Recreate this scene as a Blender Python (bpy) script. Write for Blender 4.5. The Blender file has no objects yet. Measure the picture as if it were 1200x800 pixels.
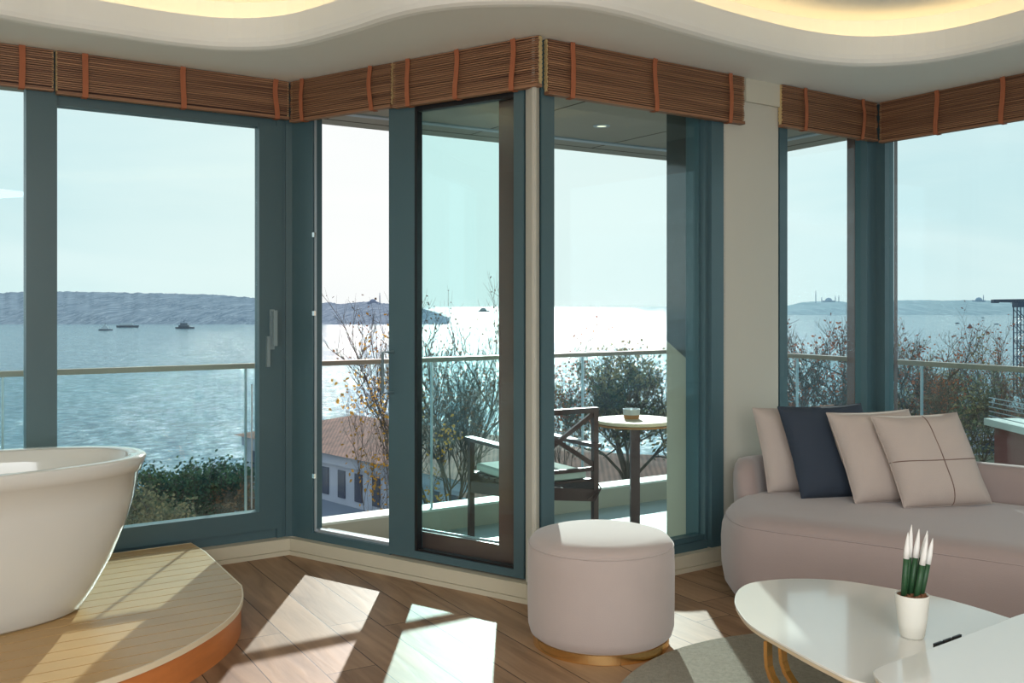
import bpy, bmesh, math, random
from mathutils import Vector, Matrix, noise
from mathutils.geometry import tessellate_polygon
random.seed(7)
SC = bpy.context.scene
COL = SC.collection
F, CX, HY, EYE = 1150.0, 600.0, 357.0, 1.31
PI = math.pi

def at(px, py, z):
    """plan position of a point of known height from a photo measurement"""
    d = (EYE - z) * F / (py - HY)
    return Vector(((px - CX) / F * d, d, z))
def atd(px, d, z=0.0):
    return Vector(((px - CX) / F * d, d, z))

# ------------------------------------------------------------------ materials
def nodes(name):
    m = bpy.data.materials.new(name); m.use_nodes = True
    nt = m.node_tree
    for n in list(nt.nodes): nt.nodes.remove(n)
    out = nt.nodes.new('ShaderNodeOutputMaterial')
    return m, nt, out
def N(nt, typ, **kw):
    n = nt.nodes.new(typ)
    for k, v in kw.items():
        if k.startswith('i_'):
            key = k[2:].replace('_', ' ')
            n.inputs[key].default_value = v
        else: setattr(n, k, v)
    return n
def rgba(c): return (c[0], c[1], c[2], 1.0)
def srgb(r, g, b):
    f = lambda v: (v/255/12.92) if v/255 <= .04045 else ((v/255+.055)/1.055)**2.4
    return (f(r), f(g), f(b))
def mat(name, c, rough=.5, metal=0.0, var=.08, scale=8.0, stretch=(1,1,1), bump=0.0, bscale=None, spec=.5, coat=0.0, sheen=0.0, trans=0.0):
    m, nt, out = nodes(name)
    p = N(nt, 'ShaderNodeBsdfPrincipled')
    p.inputs['Roughness'].default_value = rough; p.inputs['Metallic'].default_value = metal
    p.inputs['Specular IOR Level'].default_value = spec
    p.inputs['Coat Weight'].default_value = coat
    p.inputs['Sheen Weight'].default_value = sheen
    p.inputs['Transmission Weight'].default_value = trans
    tc = N(nt, 'ShaderNodeTexCoord'); mp = N(nt, 'ShaderNodeMapping')
    mp.inputs['Scale'].default_value = stretch
    nt.links.new(tc.outputs['Object'], mp.inputs['Vector'])
    no = N(nt, 'ShaderNodeTexNoise'); no.inputs['Scale'].default_value = scale; no.inputs['Detail'].default_value = 5
    nt.links.new(mp.outputs[0], no.inputs['Vector'])
    mx = N(nt, 'ShaderNodeMix', data_type='RGBA')
    mx.inputs[6].default_value = rgba([max(0, v*(1-var)) for v in c]); mx.inputs[7].default_value = rgba([min(1, v*(1+var)) for v in c])
    nt.links.new(no.outputs[0], mx.inputs[0]); nt.links.new(mx.outputs[2], p.inputs['Base Color'])
    if bump:
        b = N(nt, 'ShaderNodeBump'); b.inputs['Strength'].default_value = bump; b.inputs['Distance'].default_value = .01
        n2 = N(nt, 'ShaderNodeTexNoise'); n2.inputs['Scale'].default_value = bscale or scale*6; n2.inputs['Detail'].default_value = 3
        nt.links.new(mp.outputs[0], n2.inputs['Vector'])
        nt.links.new(n2.outputs[0], b.inputs['Height']); nt.links.new(b.outputs[0], p.inputs['Normal'])
    nt.links.new(p.outputs[0], out.inputs[0])
    return m
def glassmat(name, tint, refl=1.0, rough=0.0):
    m, nt, out = nodes(name)
    tr = N(nt, 'ShaderNodeBsdfTransparent'); tr.inputs[0].default_value = rgba(tint)
    gl = N(nt, 'ShaderNodeBsdfGlossy'); gl.inputs['Roughness'].default_value = rough
    gl.inputs['Color'].default_value = (.9, .95, 1, 1)
    ge = N(nt, 'ShaderNodeNewGeometry'); dp = N(nt, 'ShaderNodeVectorMath', operation='DOT_PRODUCT')
    nt.links.new(ge.outputs['Normal'], dp.inputs[0]); nt.links.new(ge.outputs['Incoming'], dp.inputs[1])
    ab = N(nt, 'ShaderNodeMath', operation='ABSOLUTE'); nt.links.new(dp.outputs['Value'], ab.inputs[0])
    iv = N(nt, 'ShaderNodeMath', operation='SUBTRACT'); iv.inputs[0].default_value = 1; nt.links.new(ab.outputs[0], iv.inputs[1])
    pw = N(nt, 'ShaderNodeMath', operation='POWER'); pw.inputs[1].default_value = 5; nt.links.new(iv.outputs[0], pw.inputs[0])
    ma = N(nt, 'ShaderNodeMath', operation='MULTIPLY_ADD'); ma.inputs[1].default_value = .96; ma.inputs[2].default_value = .045; nt.links.new(pw.outputs[0], ma.inputs[0])
    mu = N(nt, 'ShaderNodeMath', operation='MULTIPLY'); mu.inputs[1].default_value = refl
    nt.links.new(ma.outputs[0], mu.inputs[0])
    mx = N(nt, 'ShaderNodeMixShader')
    nt.links.new(mu.outputs[0], mx.inputs[0]); nt.links.new(tr.outputs[0], mx.inputs[1]); nt.links.new(gl.outputs[0], mx.inputs[2])
    nt.links.new(mx.outputs[0], out.inputs[0])
    return m
def emit(name, c, s):
    m, nt, out = nodes(name)
    e = N(nt, 'ShaderNodeEmission'); e.inputs[0].default_value = rgba(c); e.inputs[1].default_value = s
    nt.links.new(e.outputs[0], out.inputs[0]); return m

def floor_mat():
    m, nt, out = nodes('oak_floor')
    L = nt.links.new
    p = N(nt, 'ShaderNodeBsdfPrincipled')
    tc = N(nt, 'ShaderNodeTexCoord')
    sep = N(nt, 'ShaderNodeSeparateXYZ'); L(tc.outputs['Object'], sep.inputs[0])
    def math_(op, a, b=None, c=None):
        n = N(nt, 'ShaderNodeMath', operation=op)
        for i, v in enumerate((a, b, c)):
            if v is None: continue
            if isinstance(v, (int, float)): n.inputs[i].default_value = v
            else: L(v, n.inputs[i])
        return n.outputs[0]
    dx, dy = -.51, .86                     # long direction of the boards
    u = math_('ADD', math_('MULTIPLY', sep.outputs[0], dy), math_('MULTIPLY', sep.outputs[1], -dx))
    v = math_('ADD', math_('MULTIPLY', sep.outputs[0], dx), math_('MULTIPLY', sep.outputs[1], dy))
    W = .19
    uu = math_('DIVIDE', math_('ADD', u, -1.21+1.9), W)
    row = math_('FLOOR', uu); fu = math_('FRACT', uu)
    wn = N(nt, 'ShaderNodeTexWhiteNoise', noise_dimensions='1D'); L(row, wn.inputs['W'])
    vv = math_('ADD', math_('DIVIDE', v, 1.7), math_('MULTIPLY', wn.outputs['Value'], 7.3))
    colm = math_('FLOOR', vv); fv = math_('FRACT', vv)
    cid = N(nt, 'ShaderNodeCombineXYZ'); L(row, cid.inputs[0]); L(colm, cid.inputs[1])
    wn2 = N(nt, 'ShaderNodeTexWhiteNoise', noise_dimensions='2D'); L(cid.outputs[0], wn2.inputs['Vector'])
    # seams
    eu = math_('MINIMUM', fu, math_('SUBTRACT', 1, fu)); ev = math_('MINIMUM', fv, math_('SUBTRACT', 1, fv))
    su = math_('LESS_THAN', eu, .011); sv = math_('LESS_THAN', ev, .0011)
    seam = math_('MAXIMUM', su, sv)
    cv = N(nt, 'ShaderNodeCombineXYZ')
    L(math_('MULTIPLY', u, 14), cv.inputs[0]); L(math_('MULTIPLY', v, 1.6), cv.inputs[1]); L(math_('MULTIPLY', wn2.outputs['Value'], 20), cv.inputs[2])
    gr = N(nt, 'ShaderNodeTexNoise'); gr.inputs['Scale'].default_value = 1.0; gr.inputs['Detail'].default_value = 7; gr.inputs['Distortion'].default_value = 1.2
    L(cv.outputs[0], gr.inputs['Vector'])
    cv2 = N(nt, 'ShaderNodeCombineXYZ')
    L(math_('MULTIPLY', u, 5), cv2.inputs[0]); L(math_('MULTIPLY', v, 2.0), cv2.inputs[1]); L(math_('MULTIPLY', wn2.outputs['Value'], 9), cv2.inputs[2])
    g2 = N(nt, 'ShaderNodeTexNoise'); g2.inputs['Scale'].default_value = 1.0; g2.inputs['Detail'].default_value = 3
    L(cv2.outputs[0], g2.inputs['Vector'])
    ramp = N(nt, 'ShaderNodeValToRGB')
    ramp.color_ramp.elements[0].position = .3; ramp.color_ramp.elements[0].color = rgba(srgb(112, 84, 60))
    ramp.color_ramp.elements[1].position = .72; ramp.color_ramp.elements[1].color = rgba(srgb(176, 142, 110))
    mixv = math_('ADD', math_('MULTIPLY', gr.outputs[0], .6), math_('ADD', math_('MULTIPLY', g2.outputs[0], .32), math_('MULTIPLY', wn2.outputs['Value'], .1)))
    L(mixv, ramp.inputs[0])
    mx = N(nt, 'ShaderNodeMix', data_type='RGBA'); L(seam, mx.inputs[0]); L(ramp.outputs[0], mx.inputs[6]); mx.inputs[7].default_value = rgba(srgb(60, 42, 30))
    L(mx.outputs[2], p.inputs['Base Color'])
    p.inputs['Roughness'].default_value = .52; p.inputs['Specular IOR Level'].default_value = .22
    b = N(nt, 'ShaderNodeBump'); b.inputs['Strength'].default_value = .35; b.inputs['Distance'].default_value = .003
    L(math_('SUBTRACT', gr.outputs[0], math_('MULTIPLY', seam, 1.5)), b.inputs['Height']); L(b.outputs[0], p.inputs['Normal'])
    L(p.outputs[0], out.inputs[0]); return m

def sea_mat():
    m, nt, out = nodes('sea_water'); L = nt.links.new
    p = N(nt, 'ShaderNodeBsdfPrincipled')
    tc = N(nt, 'ShaderNodeTexCoord')
    n0 = N(nt, 'ShaderNodeTexNoise'); n0.inputs['Scale'].default_value = .006; n0.inputs['Detail'].default_value = 4
    L(tc.outputs['Object'], n0.inputs['Vector'])
    mx = N(nt, 'ShaderNodeMix', data_type='RGBA'); L(n0.outputs[0], mx.inputs[0])
    mx.inputs[6].default_value = rgba((.045, .13, .19)); mx.inputs[7].default_value = rgba((.07, .18, .24))
    wv = N(nt, 'ShaderNodeTexNoise'); wv.inputs['Scale'].default_value = 1.1; wv.inputs['Detail'].default_value = 8; wv.inputs['Roughness'].default_value = .7
    mpw = N(nt, 'ShaderNodeMapping'); mpw.inputs['Scale'].default_value = (.7, .55, 1); L(tc.outputs['Object'], mpw.inputs['Vector']); L(mpw.outputs[0], wv.inputs['Vector'])
    mr = N(nt, 'ShaderNodeMapRange'); mr.inputs[1].default_value = .44; mr.inputs[2].default_value = .66; L(wv.outputs[0], mr.inputs[0])
    mxw = N(nt, 'ShaderNodeMix', data_type='RGBA'); L(mr.outputs[0], mxw.inputs[0]); L(mx.outputs[2], mxw.inputs[6]); mxw.inputs[7].default_value = rgba((.34, .48, .55))  # pale crests in the base colour imitate wave sparkle
    L(mxw.outputs[2], p.inputs['Base Color'])
    p.inputs['Roughness'].default_value = .12
    p.inputs['IOR'].default_value = 1.333; p.inputs['Specular IOR Level'].default_value = .2
    mp = N(nt, 'ShaderNodeMapping'); mp.inputs['Scale'].default_value = (1, 1.0, 1)
    L(tc.outputs['Object'], mp.inputs['Vector'])
    n1 = N(nt, 'ShaderNodeTexNoise'); n1.inputs['Scale'].default_value = .55; n1.inputs['Detail'].default_value = 6; n1.inputs['Roughness'].default_value = .62
    L(mp.outputs[0], n1.inputs['Vector'])
    n2 = N(nt, 'ShaderNodeTexNoise'); n2.inputs['Scale'].default_value = .09; n2.inputs['Detail'].default_value = 3
    L(mp.outputs[0], n2.inputs['Vector'])
    ad = N(nt, 'ShaderNodeMath', operation='MULTIPLY_ADD'); ad.inputs[1].default_value = 2.5
    L(n2.outputs[0], ad.inputs[0]); L(n1.outputs[0], ad.inputs[2])
    b = N(nt, 'ShaderNodeBump'); b.inputs['Strength'].default_value = 1.0; b.inputs['Distance'].default_value = .8
    L(ad.outputs[0], b.inputs['Height']); L(b.outputs[0], p.inputs['Normal'])
    L(p.outputs[0], out.inputs[0]); return m

def hill_mat(name, ca, cb, spot, sc=.05):
    m, nt, out = nodes(name); L = nt.links.new
    p = N(nt, 'ShaderNodeBsdfPrincipled'); p.inputs['Roughness'].default_value = 1; p.inputs['Specular IOR Level'].default_value = 0
    tc = N(nt, 'ShaderNodeTexCoord')
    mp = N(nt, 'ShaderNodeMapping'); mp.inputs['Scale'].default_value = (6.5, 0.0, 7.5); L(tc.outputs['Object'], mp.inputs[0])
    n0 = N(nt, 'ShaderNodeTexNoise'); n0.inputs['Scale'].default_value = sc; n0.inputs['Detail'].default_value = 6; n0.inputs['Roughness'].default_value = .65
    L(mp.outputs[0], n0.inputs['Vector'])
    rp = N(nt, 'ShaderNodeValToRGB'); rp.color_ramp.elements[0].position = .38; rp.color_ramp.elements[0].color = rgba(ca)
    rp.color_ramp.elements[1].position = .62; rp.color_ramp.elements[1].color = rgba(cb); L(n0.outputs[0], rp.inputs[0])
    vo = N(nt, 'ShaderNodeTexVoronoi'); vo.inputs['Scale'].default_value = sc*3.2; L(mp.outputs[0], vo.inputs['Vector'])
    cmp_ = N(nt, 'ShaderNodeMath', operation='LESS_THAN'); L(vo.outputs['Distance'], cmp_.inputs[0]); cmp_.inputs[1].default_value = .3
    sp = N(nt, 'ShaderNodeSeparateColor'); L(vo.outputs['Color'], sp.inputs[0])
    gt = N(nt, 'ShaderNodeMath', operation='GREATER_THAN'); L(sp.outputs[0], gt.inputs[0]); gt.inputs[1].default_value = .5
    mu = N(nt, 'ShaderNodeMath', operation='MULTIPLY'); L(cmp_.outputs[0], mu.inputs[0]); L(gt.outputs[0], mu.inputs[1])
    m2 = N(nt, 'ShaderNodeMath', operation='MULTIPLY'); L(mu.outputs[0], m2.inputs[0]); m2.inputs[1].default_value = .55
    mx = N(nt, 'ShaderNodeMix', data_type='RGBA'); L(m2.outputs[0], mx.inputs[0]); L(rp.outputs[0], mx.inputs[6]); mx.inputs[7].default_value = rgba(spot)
    L(mx.outputs[2], p.inputs['Base Color']); L(p.outputs[0], out.inputs[0]); return m

def tile_mat():
    m, nt, out = nodes('clay_roof'); L = nt.links.new
    p = N(nt, 'ShaderNodeBsdfPrincipled'); p.inputs['Roughness'].default_value = .8
    tc = N(nt, 'ShaderNodeTexCoord')
    w = N(nt, 'ShaderNodeTexWave'); w.inputs['Scale'].default_value = 1.3; w.inputs['Distortion'].default_value = 1.0
    L(tc.outputs['Object'], w.inputs['Vector'])
    n0 = N(nt, 'ShaderNodeTexNoise'); n0.inputs['Scale'].default_value = 1.4; n0.inputs['Detail'].default_value = 6; L(tc.outputs['Object'], n0.inputs['Vector'])
    mu = N(nt, 'ShaderNodeMath', operation='MULTIPLY_ADD'); L(w.outputs['Fac'], mu.inputs[0]); mu.inputs[1].default_value = .25; L(n0.outputs[0], mu.inputs[2])
    rp = N(nt, 'ShaderNodeValToRGB'); rp.color_ramp.elements[0].position = .35; rp.color_ramp.elements[0].color = rgba(srgb(88, 58, 52))
    rp.color_ramp.elements[1].position = .85; rp.color_ramp.elements[1].color = rgba(srgb(158, 108, 92)); L(mu.outputs[0], rp.inputs[0])
    L(rp.outputs[0], p.inputs['Base Color']); L(p.outputs[0], out.inputs[0]); return m

M = {}
M['floor'] = floor_mat()
M['paint'] = mat('warm_white_paint', srgb(196, 192, 176), .7, var=.02)
M['wallp'] = mat('beige_wall_paint', srgb(192, 189, 177), .6, var=.03, scale=1.5)
M['ceil'] = mat('ceiling_plaster', srgb(234, 235, 230), .8, var=.01)
M['base'] = mat('baseboard_paint', srgb(196, 188, 166), .4, var=.02)
M['frame'] = mat('teal_grey_aluminium', srgb(66, 92, 99), .35, var=.08, scale=2, spec=.6)
M['frame2'] = mat('dark_bronze_profile', srgb(104, 76, 72), .2, var=.05, scale=3, spec=.8)
M['handle'] = mat('light_grey_metal', srgb(128, 146, 150), .35, metal=.2, var=.04)
M['gasket'] = mat('black_gasket', srgb(18, 18, 22), .4, var=.1)
M['alu'] = mat('bright_aluminium', srgb(190, 198, 204), .3, metal=.6, var=.05)
M['chrome'] = mat('chrome', (.75, .75, .75), .12, metal=1, var=.02)
M['glass'] = glassmat('tinted_glass', (.895, .985, .98), .5)
M['railglass'] = glassmat('rail_glass', (.93, .985, .985), .45)
M['clearglass'] = glassmat('clear_glass', (.97, .98, .98), 1.0)
def blind_mat():
    m, nt, out = nodes('bamboo_slats'); L = nt.links.new
    p = N(nt, 'ShaderNodeBsdfPrincipled'); p.inputs['Roughness'].default_value = .5
    tc = N(nt, 'ShaderNodeTexCoord'); mp = N(nt, 'ShaderNodeMapping'); mp.inputs['Scale'].default_value = (1.2, 1.2, 110)
    L(tc.outputs['Object'], mp.inputs['Vector'])
    n0 = N(nt, 'ShaderNodeTexNoise'); n0.inputs['Scale'].default_value = 1; n0.inputs['Detail'].default_value = 4; L(mp.outputs[0], n0.inputs['Vector'])
    rp = N(nt, 'ShaderNodeValToRGB'); rp.color_ramp.elements[0].position = .3; rp.color_ramp.elements[0].color = rgba(srgb(98, 64, 46))
    rp.color_ramp.elements[1].position = .75; rp.color_ramp.elements[1].color = rgba(srgb(176, 132, 98)); L(n0.outputs[0], rp.inputs[0])
    L(rp.outputs[0], p.inputs['Base Color']); L(p.outputs[0], out.inputs[0]); return m
M['bamboo'] = blind_mat()
M['bamboo_dark'] = mat('blind_backing', srgb(62, 38, 28), .8, var=.2)
M['bamboo_end'] = mat('bamboo_cut_ends', srgb(196, 172, 124), .6, var=.12, scale=60)
M['strap'] = mat('tan_strap', srgb(160, 94, 62), .8, var=.1, scale=40)
M['velvet'] = mat('pink_beige_velvet', srgb(174, 160, 154), .85, var=.05, scale=6, bump=.12, bscale=300, sheen=.4)
M['sofa'] = mat('taupe_velvet', srgb(160, 144, 140), .85, var=.05, scale=4, bump=.12, bscale=300, sheen=.4)
M['cush'] = mat('beige_cotton', srgb(186, 173, 165), .9, var=.05, scale=6, bump=.2, bscale=250)
M['navy'] = mat('navy_cotton', srgb(50, 60, 74), .9, var=.1, scale=8, bump=.2, bscale=250)
M['seamdark'] = mat('seam_thread', srgb(120, 98, 88), .9, var=.05)
M['gold'] = mat('polished_gold', (.95, .66, .30), .2, metal=1, var=.03)
M['white'] = mat('white_lacquer', srgb(226, 226, 220), .12, var=.01, coat=.3)
M['edge'] = mat('cream_table_edge', srgb(206, 190, 160), .4, var=.05)
M['acrylic'] = mat('glossy_white_acrylic', srgb(204, 203, 196), .1, var=.01, coat=.5)
M['pot'] = mat('matt_white_ceramic', srgb(222, 220, 210), .45, var=.02)
M['soil'] = mat('brown_bark_chips', srgb(120, 80, 52), .9, var=.4, scale=60, bump=.6)
M['spike'] = mat('dark_green_stem', srgb(36, 74, 44), .5, var=.3, scale=30, stretch=(1,1,6))
M['spiketip'] = mat('white_painted_tip', srgb(224, 222, 218), .6, var=.04)
def rugmat():
    m = mat('grey_woven_rug', srgb(150, 146, 132), .95, var=.32, scale=70, bump=.9, bscale=180)
    return m
M['rug'] = rugmat()
M['decktop'] = mat('oiled_teak', srgb(184, 148, 98), .38, var=.3, scale=3, stretch=(.8, .8, 10), bump=.1)
M['deckside'] = mat('orange_plywood', srgb(196, 118, 62), .45, var=.25, scale=5, stretch=(1,1,5))
M['deckcore'] = mat('deck_dark_core', srgb(50, 32, 22), .9)
M['tile'] = mat('pale_balcony_tile', srgb(176, 186, 184), .5, var=.05, scale=3)
M['curb'] = mat('cream_plaster', srgb(190, 182, 166), .8, var=.06, scale=3)
M['curbtop'] = mat('white_stone_cap', srgb(226, 226, 216), .5, var=.03)
M['soffit'] = mat('brown_grey_panel', srgb(178, 162, 148), .6, var=.05, scale=1)
M['joint'] = mat('panel_joint', srgb(96, 80, 70), .8)
M['railcap'] = mat('grey_brown_handrail', srgb(150, 138, 126), .4, var=.06)
M['mirror'] = glassmat('dark_reflective_glass', (.0, .0, .0), 2.5)
M['shadepanel'] = mat('shaded_pier_panel', srgb(72, 76, 76), .06, var=.3, scale=5, spec=1.0)  # dark tone stands in for shade and reflections on the pier
M['darkwood'] = mat('dark_brown_rail', srgb(74, 52, 54), .35, var=.15)
M['seatpad'] = mat('pale_seat_pad', srgb(206, 214, 206), .9, var=.04)
M['cafe'] = mat('cream_table_top', srgb(222, 206, 176), .5, var=.05)
M['wood'] = mat('light_wood', srgb(170, 120, 76), .6, var=.15)
M['sea'] = sea_mat()
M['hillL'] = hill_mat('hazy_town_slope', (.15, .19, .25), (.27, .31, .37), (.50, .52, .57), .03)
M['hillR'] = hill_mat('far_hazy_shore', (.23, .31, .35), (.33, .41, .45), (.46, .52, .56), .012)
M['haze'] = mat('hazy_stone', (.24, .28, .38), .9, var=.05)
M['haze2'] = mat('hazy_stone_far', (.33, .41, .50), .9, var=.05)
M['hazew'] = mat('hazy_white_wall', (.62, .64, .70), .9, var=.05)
M['ground'] = mat('leafy_ground', srgb(112, 104, 84), .95, var=.5, scale=.5)
M['bark'] = mat('grey_brown_bark', srgb(92, 78, 70), .9, var=.25)
M['tile_roof'] = tile_mat()
M['facade'] = mat('lilac_grey_facade', srgb(186, 188, 204), .8, var=.12, scale=.6)
M['win_dark'] = mat('dark_window', srgb(70, 74, 96), .2, var=.1)
M['awning'] = mat('grey_awning', srgb(120, 128, 146), .6, var=.2, scale=.5)
M['redwall'] = mat('red_render', srgb(158, 96, 90), .8, var=.1)
M['pinkwall'] = mat('pink_white_render', srgb(214, 200, 206), .8, var=.05)
M['boat'] = mat('boat_grey_blue', srgb(84, 94, 110), .5, var=.2)
M['boatred'] = mat('boat_red', srgb(120, 80, 84), .5, var=.2)
M['boatwhite'] = mat('boat_white', srgb(190, 198, 206), .5)
M['foam'] = mat('white_foam', srgb(236, 240, 242), .6)
M['crane'] = mat('crane_blue_steel', srgb(52, 66, 88), .5)
def leafmat(name, a, b):
    m, nt, out = nodes(name); L = nt.links.new
    tc = N(nt, 'ShaderNodeTexCoord')
    n0 = N(nt, 'ShaderNodeTexNoise'); n0.inputs['Scale'].default_value = 1.5; n0.inputs['Detail'].default_value = 4; L(tc.outputs['Object'], n0.inputs['Vector'])
    rp = N(nt, 'ShaderNodeValToRGB'); rp.color_ramp.elements[0].position = .4; rp.color_ramp.elements[0].color = rgba(a)
    rp.color_ramp.elements[1].position = .6; rp.color_ramp.elements[1].color = rgba(b); L(n0.outputs[0], rp.inputs[0])
    d = N(nt, 'ShaderNodeBsdfDiffuse'); t = N(nt, 'ShaderNodeBsdfTranslucent'); L(rp.outputs[0], d.inputs[0]); L(rp.outputs[0], t.inputs[0])
    mx = N(nt, 'ShaderNodeMixShader'); mx.inputs[0].default_value = .3; L(d.outputs[0], mx.inputs[1]); L(t.outputs[0], mx.inputs[2])
    L(mx.outputs[0], out.inputs[0]); return m
M['leaf_brown'] = leafmat('brown_leaves', srgb(92, 76, 66), srgb(140, 100, 76))
M['leaf_rust'] = leafmat('rust_leaves', srgb(112, 78, 72), srgb(164, 94, 66))
M['leaf_gold'] = leafmat('golden_leaves', srgb(150, 112, 56), srgb(206, 148, 56))
M['leaf_olive'] = leafmat('olive_leaves', srgb(84, 92, 76), srgb(148, 130, 98))
M['leaf_green'] = leafmat('dark_green_leaves', srgb(40, 66, 62), srgb(84, 104, 76))

# ------------------------------------------------------------------ mesh helpers
def bmn(): return bmesh.new()
def link(name, bm, m, parent=None, smooth=False, loc=None):
    me = bpy.data.meshes.new(name)
    bmesh.ops.recalc_face_normals(bm, faces=bm.faces[:])
    if loc is not None: bmesh.ops.translate(bm, verts=bm.verts[:], vec=-Vector(loc))
    bm.to_mesh(me); bm.free()
    for k in (m if isinstance(m, (list, tuple)) else [m]): me.materials.append(k)
    if smooth:
        for p in me.polygons: p.use_smooth = True
    o = bpy.data.objects.new(name, me); COL.objects.link(o)
    if parent is not None:
        o.parent = parent
        wl = Vector(loc) if loc is not None else Vector((0, 0, 0))
        o.matrix_parent_inverse = Matrix.Identity(4)
        o.location = wl - world_loc(parent)
    elif loc is not None: o.location = loc
    return o
def world_loc(o):
    v = o.location.copy(); p = o.parent
    while p is not None: v = v + p.location; p = p.parent
    return v
def thing(name, label, cat, loc=(0, 0, 0), group=None, kind=None):
    o = bpy.data.objects.new(name, None); COL.objects.link(o); o.location = loc
    o.empty_display_size = .1
    tag(o, label, cat, group, kind); return o
def tag(o, label=None, cat=None, group=None, kind=None):
    if label: o['label'] = label
    if cat: o['category'] = cat
    if group: o['group'] = group
    if kind: o['kind'] = kind
    return o
def struct(name, bm, m, parent=None, label=None, cat=None, smooth=False):
    o = link(name, bm, m, parent, smooth)
    if parent is None:
        o['kind'] = 'structure'
        if label: o['label'] = label
        o['category'] = cat or name.split('_')[0]
    return o
def sthing(name, label, cat):
    return thing(name, label, cat, kind='structure')
def hexa(bm, pts, mi=0):
    """8 points: bottom four then top four"""
    v = [bm.verts.new(p) for p in pts]
    for f in ((0,1,2,3), (7,6,5,4), (0,4,5,1), (1,5,6,2), (2,6,7,3), (3,7,4,0)):
        fa = bm.faces.new([v[i] for i in f]); fa.material_index = mi
    return v
def box(bm, x0, x1, y0, y1, z0, z1, mi=0):
    return hexa(bm, [(x0,y0,z0),(x1,y0,z0),(x1,y1,z0),(x0,y1,z0),(x0,y0,z1),(x1,y0,z1),(x1,y1,z1),(x0,y1,z1)], mi)
def tube(bm, pts, r, n=8, cap=True, mi=0):
    """round tube along points; r number or list"""
    pts = [Vector(p) for p in pts]; rings = []
    prev = None
    for i, p in enumerate(pts):
        a = pts[max(0, i-1)]; b = pts[min(len(pts)-1, i+1)]
        t = (b - a).normalized()
        if prev is None:
            u = t.orthogonal().normalized()
        else:
            u = (prev - t*prev.dot(t))
            u = u.normalized() if u.length > 1e-6 else t.orthogonal().normalized()
        prev = u; w = t.cross(u)
        rr = r[i] if isinstance(r, (list, tuple)) else r
        rings.append([bm.verts.new(p + (u*math.cos(2*PI*k/n) + w*math.sin(2*PI*k/n))*rr) for k in range(n)])
    for a, b in zip(rings, rings[1:]):
        for k in range(n):
            f = bm.faces.new((a[k], a[(k+1)%n], b[(k+1)%n], b[k])); f.material_index = mi
    if cap:
        for rg in (rings[0], rings[-1]):
            f = bm.faces.new(rg); f.material_index = mi
def barx(bm, pts, w, h, side):
    """rectangular bar swept along pts; side = fixed width vector"""
    pts = [Vector(p) for p in pts]; side = Vector(side).normalized(); rings = []
    for i, p in enumerate(pts):
        t = (pts[min(len(pts)-1, i+1)] - pts[max(0, i-1)]).normalized()
        s = (side - t*side.dot(t)).normalized(); u = t.cross(s)
        rings.append([bm.verts.new(p + s*w*a/2 + u*h*b/2) for a, b in ((-1,-1),(1,-1),(1,1),(-1,1))])
    for a, b in zip(rings, rings[1:]):
        for k in range(4): bm.faces.new((a[k], a[(k+1)%4], b[(k+1)%4], b[k]))
    bm.faces.new(rings[0]); bm.faces.new(rings[-1])
def lathe(bm, prof, cx, cy, n=48, mi=0, a=1, b=1):
    rings = []
    for r, z in prof:
        if r < 1e-5: rings.append([bm.verts.new((cx, cy, z))])
        else: rings.append([bm.verts.new((cx + a*r*math.cos(2*PI*k/n), cy + b*r*math.sin(2*PI*k/n), z)) for k in range(n)])
    bridge(bm, rings, mi)
def bridge(bm, rings, mi=0):
    for A, B in zip(rings, rings[1:]):
        n = max(len(A), len(B))
        if len(A) == 1 and len(B) == 1: continue
        for k in range(n):
            if len(A) == 1: f = bm.faces.new((A[0], B[k], B[(k+1)%n]))
            elif len(B) == 1: f = bm.faces.new((A[k], A[(k+1)%n], B[0]))
            else: f = bm.faces.new((A[k], A[(k+1)%n], B[(k+1)%n], B[k]))
            f.material_index = mi
def catmull(pts, n=8, closed=True):
    pts = [Vector((p[0], p[1])) for p in pts]; out = []
    m = len(pts)
    rng = range(m) if closed else range(m-1)
    for i in rng:
        if closed: p0, p1, p2, p3 = (pts[(i+k) % m] for k in (-1, 0, 1, 2))
        else: p0, p1, p2, p3 = (pts[min(m-1, max(0, i+k))] for k in (-1, 0, 1, 2))
        for k in range(n):
            t = k/n
            out.append(.5*((2*p1) + (p2-p0)*t + (2*p0-5*p1+4*p2-p3)*t*t + (3*p1-p0-3*p2+p3)*t**3))
    if not closed: out.append(pts[-1])
    return out
def area2(pl): return sum(a[0]*b[1]-b[0]*a[1] for a, b in zip(pl, pl[1:]+pl[:1]))
def offset(pl, d):
    """closed polyline moved outward by d"""
    s = 1 if area2(pl) > 0 else -1; out = []; m = len(pl)
    for i in range(m):
        t = pl[(i+1) % m] - pl[i-1]; t.normalize()
        out.append(pl[i] + Vector((t.y, -t.x))*s*d)
    return out
def loft(bm, pl, prof, mi=0, capb=True, capt=True):
    """prof: list of (outward offset, z)"""
    rings = [[bm.verts.new((q.x, q.y, z)) for q in offset(pl, o)] for o, z in prof]
    bridge(bm, rings, mi)
    if capb: bm.faces.new(rings[0]).material_index = mi
    if capt: bm.faces.new(rings[-1]).material_index = mi
    return rings
def poly_holes(bm, loops, z, mi=0):
    allp = [[Vector((p[0], p[1], 0)) for p in l] for l in loops]
    flat = [p for l in allp for p in l]
    vs = [bm.verts.new((p.x, p.y, z)) for p in flat]
    for t in tessellate_polygon(allp):
        try: bm.faces.new([vs[i] for i in t]).material_index = mi
        except ValueError: pass
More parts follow.
